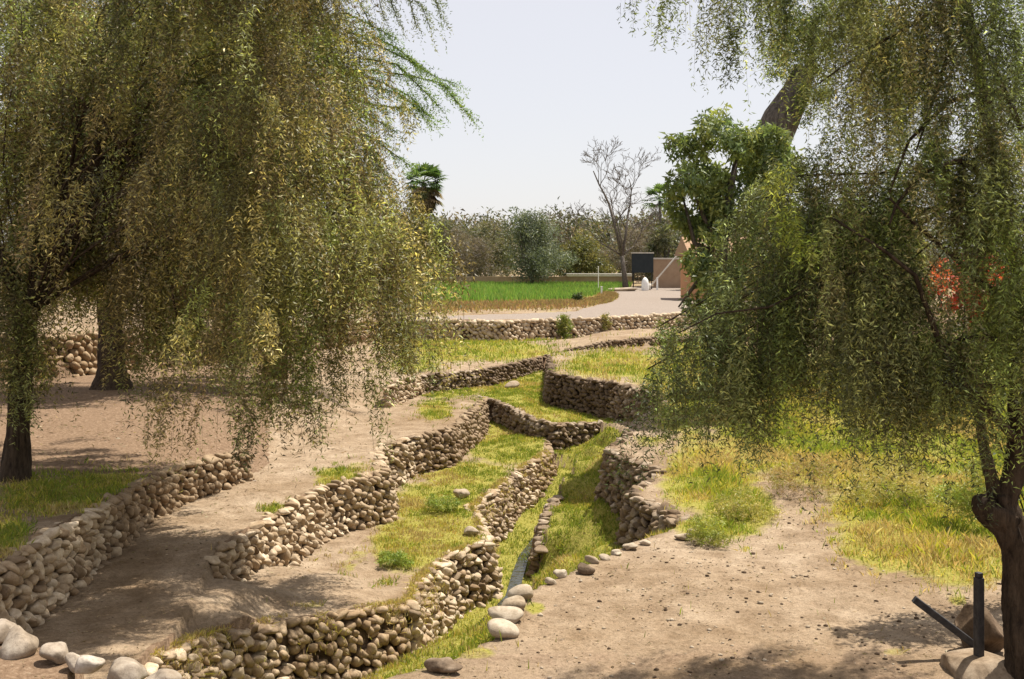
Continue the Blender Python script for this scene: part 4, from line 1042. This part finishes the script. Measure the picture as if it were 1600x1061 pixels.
# ------------------------------------------------------------------ background: boundary wall, sign, gate, house
def boundary():
    D0 = 108.0
    xa, xb = (540 - UC) * D0 / F, (987 - UC) * D0 / F
    root = Root('boundary_wall', ((xa + xb) / 2, D0, 0), 'low brown boundary wall with pale cap behind the crop field', 'wall')
    m = MB(); h = .95; m.box(((xa + xb) / 2, D0, h / 2 - .1), (xb - xa, .3, h + .2)); m.build('wall_face', M['adobe'], root)
    xc = (885 - UC) * D0 / F
    m = MB(); m.box(((xc + xb) / 2, D0 - .03, h + .15), (xb - xc, .46, .3)); m.build('cap', M['cap'], root, bevel=.03)
    D1 = 101.0
    xa, xb = (1021 - UC) * D1 / F, (1105 - UC) * D1 / F
    root = Root('brown_gate_wall', ((xa + xb) / 2, D1, 0), 'tall plain brown wall beside the dark sign board', 'wall')
    m = MB(); m.box(((xa + xb) / 2, D1, 1.2), (xb - xa, .3, 3.0)); m.build('wall_face', M['gate'], root)
    m = MB(); m.box(((xa + xb) / 2, D1 - .02, 2.76), (xb - xa + .1, .4, .14)); m.build('cap', M['cap'], root)
    # sign board
    D2 = 97.0; k = D2 / F
    xl, xr = (987 - UC) * k, (1021 - UC) * k; zt, zb = ZC - (396 - VH) * k, ZC - (426 - VH) * k
    root = Root('sign_board', ((xl + xr) / 2, D2, 0), 'dark rectangular sign board on two posts by the gate', 'sign')
    m = MB(); m.box(((xl + xr) / 2, D2, (zt + zb) / 2), (xr - xl, .08, zt - zb)); m.build('panel', M['board'], root)
    m = MB(); m.box(((xl + xr) / 2, D2, zt + .05), (xr - xl + .1, .16, .1)); m.build('top_rail', M['cap'], root)
    for xx in (xl + .15, xr - .15):
        m = MB(); m.box((xx, D2 + .06, zb / 2 + .3), (.1, .1, zb + .7)); m.build('post', M['dark'], root)
    # white marker stones and posts
    xw = (1008 - UC) * 94 / F
    me = MB(); me.tube([(xw, 94, -.1), (xw, 94, .1), (xw, 94, .6), (xw, 94, .9), (xw, 94, 1.08), (xw, 94, 1.15)], [.3, .32, .32, .26, .14, .03], 12)
    tag(me.build('marker_stone', M['white'], smooth=True), 'white rounded marker stone in front of the sign board', 'marker')
    for (u, dd, h, w, lab) in ((1027, 95, 1.05, .16, 'short white square post beside the brown gate wall'), (935, 90, 2.1, .07, 'thin pale pole at the edge of the crop field'), (940, 82, .65, .14, 'low white stub post in the straw verge')):
        xx = (u - UC) * dd / F; m = MB(); m.box((xx, dd, h / 2 - .05), (w, w, h + .1), taper=.85); m.box((xx, dd, h + .02), (w * 1.25, w * 1.25, .05))
        tag(m.build('white_post', M['white'], bevel=.01), lab, 'post')
    A = Vector(WD(1015, 449, 95)); B = Vector(WD(1085, 368, 95)); m = MB(); m.tube([A, A.lerp(B, .5), B], [.08, .07, .05], 8)
    m.tube([A + Vector((0, 0, -.3)), A + Vector((0, 0, .35))], [.12, .1], 8)
    tag(m.build('barrier_pole', M['cap'], smooth=True), 'pale slanting barrier pole raised in front of the brown wall', 'pole')
    xx = (973 - UC) * 92 / F
    boulder('pale_rock', 'flat pale rock lying below the bare tree', 'rock', (xx, 92, .1), (3.0, 1.4, .5), 'pale', 88)
    # orange house
    D3 = 70.0
    xa = (1086 - UC) * D3 / F; xb = xa + 8.5
    root = Root('orange_house', ((xa + xb) / 2, D3 + 3, 0), 'small orange plastered house showing through leaves beside the track', 'house')
    m = MB(); m.box(((xa + xb) / 2, D3 + 3, 1.25), (xb - xa, 6, 3.5)); m.build('wall', M['orange'], root)
    m = MB(); z0 = 3.0; cx = (xa + xb) / 2
    m.v += [(xa - .4, D3 - .4, z0), (xb + .4, D3 - .4, z0), (xb + .4, D3 + 6.4, z0), (xa - .4, D3 + 6.4, z0), (xa - .4, D3 + 3, z0 + 1.3), (xb + .4, D3 + 3, z0 + 1.3)]
    m.f += [(0, 1, 5, 4), (2, 3, 4, 5), (0, 4, 3), (1, 2, 5), (3, 2, 1, 0)]; m.build('roof', M['tile'], root)
    for wx in (xa + 3.2, xa + 6.6):
        m = MB(); m.box((wx, D3 - .02, 1.5), (1.2, .08, 1.1)); w = m.build('window', M['white'], root)
        m = MB(); m.box((wx, D3 - .05, 1.5), (1.0, .06, .9)); m.build('pane', M['dark'], root)
    m = MB(); m.box((xa + 1.6, D3 - .03, .95), (.95, .08, 2.0)); m.build('door', M['gate'], root)
boundary()

def bush(name, label, u, vbase, vtop, hw, D, pal, n, ln=.32, wd=.16, lobes=8, cat='tree', group=None, trunk=True, depth=.8, droop=.1, bark='greybark'):
    x, y, _ = WD(u, vbase, D); zb = tz(x, y); k = D / F
    zt = ZC - (vtop - VH) * k; w = hw * k; H = zt - zb
    root = Root(name, (x, y, zb), label, cat, group)
    L = []
    for i in range(lobes):
        a = random.uniform(-1, 1); hz = random.uniform(.12, .92)
        wid = w * (1.0 - .55 * max(hz - .45, 0) / .55)
        L.append((x + a * wid * .75, y + random.uniform(-1, 1) * w * depth, zb + H * hz * .92, w * random.uniform(.28, .45), w * .4, H * random.uniform(.12, .22)))
    L.append((x, y, zb + H * .5, w * .55, w * .5, H * .42))
    P, D_, l_, w_, C = leafcloud(L, n, ln, wd, pal, droop)
    ok = (P[:, 2] > zb + .05) & (P[:, 2] < zt + .3); leaves_mesh('crown', P[ok], D_[ok], l_[ok], w_[ok], C[ok], root)
    if trunk:
        mb = MB()
        for q in range(4):
            mb.tube(curve_pts((x + random.uniform(-.3, .3), y, zb - .1), (x + random.uniform(-.7, .7) * w, y + random.uniform(-.5, .5) * w, zb + H * random.uniform(.7, .9)), 0, 6, .08), [.14, .12, .1, .07, .05, .03], 5)
        mb.build('trunk', M[bark], root, smooth=True)
    return root

BRN = [(0.156, 0.125, 0.094), (0.195, 0.156, 0.121), (0.125, 0.105, 0.082), (0.133, 0.125, 0.078)]
OLV = [(0.101, 0.112, 0.058), (0.130, 0.130, 0.068), (0.083, 0.097, 0.050), (0.151, 0.137, 0.079)]
GGR = [(0.10, 0.125, 0.075), (0.14, 0.165, 0.105), (0.075, 0.10, 0.06), (0.18, 0.20, 0.135)]
G3 = 'trees along the far boundary'
bush('boundary_tree', 'tall grey green bushy tree standing before the boundary wall', 835, 440, 326, 62, 104, GGR, 13000, .34, .13, 12, group=G3)
bush('boundary_tree', 'dry brown leafless thicket behind the boundary wall left of the grey bush', 735, 440, 358, 62, 112, BRN, 9000, .4, .07, 9, group=G3)
bush('boundary_tree', 'dark olive tree behind the brown thicket beside the palm', 700, 440, 335, 50, 122, OLV, 7000, .38, .18, 8, group=G3)
bush('boundary_tree', 'olive tree with flat top behind the brown thicket', 765, 440, 332, 50, 124, OLV, 7000, .38, .18, 8, group=G3)
bush('boundary_tree', 'olive brown tree at left partly behind the hanging branches', 640, 440, 345, 50, 116, OLV + BRN[:1], 6000, .4, .18, 8, group=G3)
bush('boundary_tree', 'yellow green low tree right of the grey bush', 915, 440, 362, 45, 114, [(0.15, 0.15, 0.05), (0.19, 0.17, 0.06), (0.12, 0.13, 0.05)], 7000, .36, .17, 8, group=G3)
bush('boundary_tree', 'brown twiggy tree behind the bare tree', 985, 440, 340, 55, 118, BRN, 8000, .45, .06, 9, group=G3)
bush('boundary_tree', 'olive green tree behind the sign board and brown wall', 1045, 440, 360, 45, 116, OLV, 7000, .36, .17, 8, group=G3)
bush('boundary_tree', 'low olive shrub under the small palm behind the brown wall', 1035, 440, 345, 26, 104, OLV, 5000, .34, .16, 7, group=G3)
bush('boundary_tree', 'bright green tree right of the small palm', 1095, 440, 330, 30, 95, [(0.08, 0.14, 0.03), (0.11, 0.18, 0.035)], 4500, .35, .17, 7, group=G3)
bush('boundary_tree', 'rounded olive tree behind the orange house', 1180, 440, 330, 80, 110, OLV, 8000, .4, .18, 9, group=G3)
bush('boundary_tree', 'dull green tree far behind the right tree', 1330, 440, 310, 90, 105, OLV, 7000, .42, .2, 9, group=G3)
bush('boundary_tree', 'grey green tree far behind the trunk at the right edge', 1510, 440, 320, 90, 100, GGR, 7000, .42, .2, 9, group=G3)
bush('boundary_tree', 'olive tree far behind the left trees', 500, 440, 330, 80, 118, OLV, 6000, .42, .2, 8, group=G3)
bush('bush', 'small round green bush growing on top of the long track wall', 880, 511, 488, 14, 50.5, [(0.12, 0.17, 0.025), (0.16, 0.2, 0.035), (0.2, .2, .05)], 1500, .14, .05, 5, 'bush', trunk=False)
bush('bush', 'low straw green bush on the track wall right of the round bush', 945, 500, 489, 10, 52, [(0.2, 0.2, 0.05), (0.25, .21, .08)], 600, .14, .05, 4, 'bush', trunk=False)
bush('bush', 'dark green bush at the edge of the straw verge', 903, 478, 458, 10, 68, [(0.05, 0.08, 0.02), (0.08, 0.1, 0.03)], 700, .18, .08, 4, 'bush', trunk=False)
bush('bush', 'leafy green weed clump on the terrace corner above the stream', 700, 800, 772, 36, 22.7, [(0.2, 0.28, 0.05), (0.26, 0.31, 0.06), (0.3, .33, .08)], 2200, .07, .02, 6, 'bush', trunk=False)
bush('bush', 'green weed clump at the foot of the dirt slope on the middle terrace', 622, 893, 862, 34, 18.7, [(0.2, 0.28, 0.05), (0.27, 0.32, 0.06)], 2000, .06, .02, 6, 'bush', trunk=False)
bush('bush', 'pale weed clump between the right walls and the clearing', 1160, 792, 762, 55, 17.0, [(0.27, 0.29, 0.06), (0.36, .33, .09), (0.42, .36, .13)], 4000, .06, .014, 12, 'bush', trunk=False)
bush('bush', 'low green weed clump at the near end of the right walls', 1110, 834, 806, 48, 15.4, [(0.24, 0.28, 0.05), (0.32, .32, .07)], 3500, .055, .014, 12, 'bush', trunk=False)
bush('bush', 'brown dead weeds under the fringe of the right tree', 1255, 762, 712, 75, 18.3, [(0.3, 0.2, 0.09), (0.36, .27, .12), (0.26, .24, .07)], 5000, .075, .012, 14, 'bush', trunk=False)
bush('bush', 'bright green leafy weeds beside the forked right trunk', 1530, 780, 700, 60, 15.5, [(0.22, 0.29, 0.05), (0.29, .33, .07), (0.36, .33, .08)], 4500, .07, .02, 12, 'bush', trunk=False)
bush('bush', 'straw coloured tall weeds before the right tree fringe', 1390, 775, 715, 85, 17.2, [(0.42, 0.35, 0.13), (0.36, .33, .09), (0.3, .3, .07)], 6000, .07, .014, 16, 'bush', trunk=False)

def far_wood():
    L = []
    for i in range(90):
        x = random.uniform(-38, 52); y = random.uniform(128, 150); h = random.uniform(6.5, 8.6)
        L.append((x, y, h * .55, random.uniform(2.5, 4.5), 2, h * .45))
    P, D, ln, wd, C = leafcloud(L, 110000, .55, .3, OLV + BRN[:2], .1)
    ok = P[:, 2] > 0
    o = leaves_mesh('woodland', P[ok], D[ok], ln[ok], wd[ok], C[ok], None); tag(o, 'far olive brown woodland closing the view behind the boundary', kind='stuff')
far_wood()

def bare_tree():
    D0 = 96.0
    x, y, _ = WD(978, 443, D0); zb = tz(x, y)
    root = Root('bare_tree', (x, y, zb), 'tall bare leafless tree beside the dark sign board', 'tree')
    mt = MB(); mb = MB()
    def grow_(p, d, L, r, lv, m):
        pts = [p]; dd = d.copy(); n = 5
        for i in range(n):
            dd = (dd + Vector((random.gauss(0, .12), random.gauss(0, .12), random.gauss(.03, .08)))).normalized()
            pts.append(pts[-1] + dd * (L / n))
        m.tube(pts, [max(r * (1 - .5 * i / n), .017) for i in range(n + 1)], 6 if lv < 2 else 3, cap=False)
        if lv >= 6: return
        for k in range(3 if lv < 4 else 2):
            t = random.uniform(.45, 1.0); i = min(int(t * n), n - 1); q = pts[i].lerp(pts[i + 1], t * n - i) if t < 1 else pts[-1]
            ax = Vector((random.gauss(0, 1), random.gauss(0, 1), random.gauss(.1, .5))).normalized()
            nd = (dd * .85 + ax * .75).normalized()
            grow_(q, nd, L * random.uniform(.55, .75), max(r * .45, .014), lv + 1, mb)
    base = Vector((x, y, zb - .1))
    j1 = Vector(WD(972, 400, D0)); mt.tube([base, Vector(WD(975, 425, D0)), j1], [.3, .22, .19], 9)
    for tgt, r in ((WD(952, 320, D0), .24), (WD(982, 330, D0 + 1), .19), (WD(940, 380, D0), .12), (WD(990, 385, D0 + .5), .12), (WD(965, 350, D0 - 1), .14)):
        v = Vector(tgt) - j1; mt.tube([j1, j1 + v * .5 + Vector((random.uniform(-.2, .2), 0, 0)), j1 + v], [r * .7, r * .58, r * .46], 6)
        grow_(j1 + v, (v.normalized() + Vector((random.uniform(-.25, .1), 0, .4))).normalized(), 3.4 * (r / .24) ** .5, r * .4, 1, mb)
        grow_(j1 + v * .6, (v.normalized() * .4 + Vector((random.uniform(-1, .8), random.uniform(-.4, .4), .5))).normalized(), 2.6 * (r / .24) ** .5, r * .32, 2, mb)
    mt.build('trunk', M['greybark'], root, smooth=True); mb.build('branches', M['greybark'], root)
bare_tree()

def palm(label, u, v, D, rad, trunk_r, vb, skirt=True, nf=46):
    x, y, zc = WD(u, v, D); zb = tz(x, y)
    root = Root('fan_palm', (x, y, zb), label, 'palm', 'fan palms')
    mb = MB(); mb.tube([(x, y, zb - .1), (x, y, zb + 1), (x, y, zc)], [trunk_r * 1.3, trunk_r, trunk_r * .9], 9); mb.build('trunk', M['greybark'], root, smooth=True)
    VV, FF, CC = [], [], []
    def frond(az, el, L, col):
        d = Vector((math.cos(az) * math.cos(el), math.sin(az) * math.cos(el), math.sin(el)))
        tip = Vector((x, y, zc)) + d * L * .55; s = d.cross(Vector((0, 0, 1))).normalized(); up = s.cross(d)
        b = len(VV); base = Vector((x, y, zc)); VV.extend([tuple(base - s * .03), tuple(base + s * .03), tuple(tip + s * .02), tuple(tip - s * .02)]); FF.append((b, b + 1, b + 2, b + 3)); CC.append((.12, .14, .05))
        for k in range(11):
            a = (k - 5) / 5 * 1.6; dd = d * math.cos(a) + s * math.sin(a); ll = L * .5 * (1 - .25 * abs(a) / 1.35)
            e = tip + dd * ll + Vector((0, 0, -.22 * ll)) ; m_ = tip + dd * ll * .55; w = up * .02 + dd.cross(up) * .085 * L / 2
            b = len(VV); VV.extend([tuple(tip), tuple(m_ + w), tuple(e), tuple(m_ - w)]); FF.append((b, b + 1, b + 2, b + 3)); CC.append(tuple(np.array(col) * random.uniform(.75, 1.25)))
    for i in range(nf):
        el = math.asin(random.uniform(-.35, .98)); frond(random.uniform(0, 6.283), el, rad * random.uniform(.8, 1.05), random.choice([(0.065, 0.12, 0.04), (0.085, 0.15, 0.045), (0.11, 0.17, 0.055)]))
    mesh_np('crown', VV, FF, 4, M['leaf'], root, colors=np.array(CC))
    if skirt:
        VV, FF, CC = [], [], []
        zc0 = zc
        for i in range(110):
            zc = zc0 - random.uniform(0, 1.0) * rad * .7
            frond(random.uniform(0, 6.283), random.uniform(-1.25, -.3), rad * random.uniform(.65, .95), random.choice([(0.2, 0.15, 0.09), (0.25, 0.2, 0.12), (0.14, 0.16, 0.07)]))
        zc = zc0
        mesh_np('dead_skirt', VV, FF, 4, M['leaf'], root, colors=np.array(CC))
palm('fan palm with brown skirt of dead fronds rising beside the left trees', 662, 285, 112, 2.7, .3, 440, True, 60)
palm('small fan palm standing right of the bare tree', 1031, 314, 107, 2.3, .16, 440, False, 30)
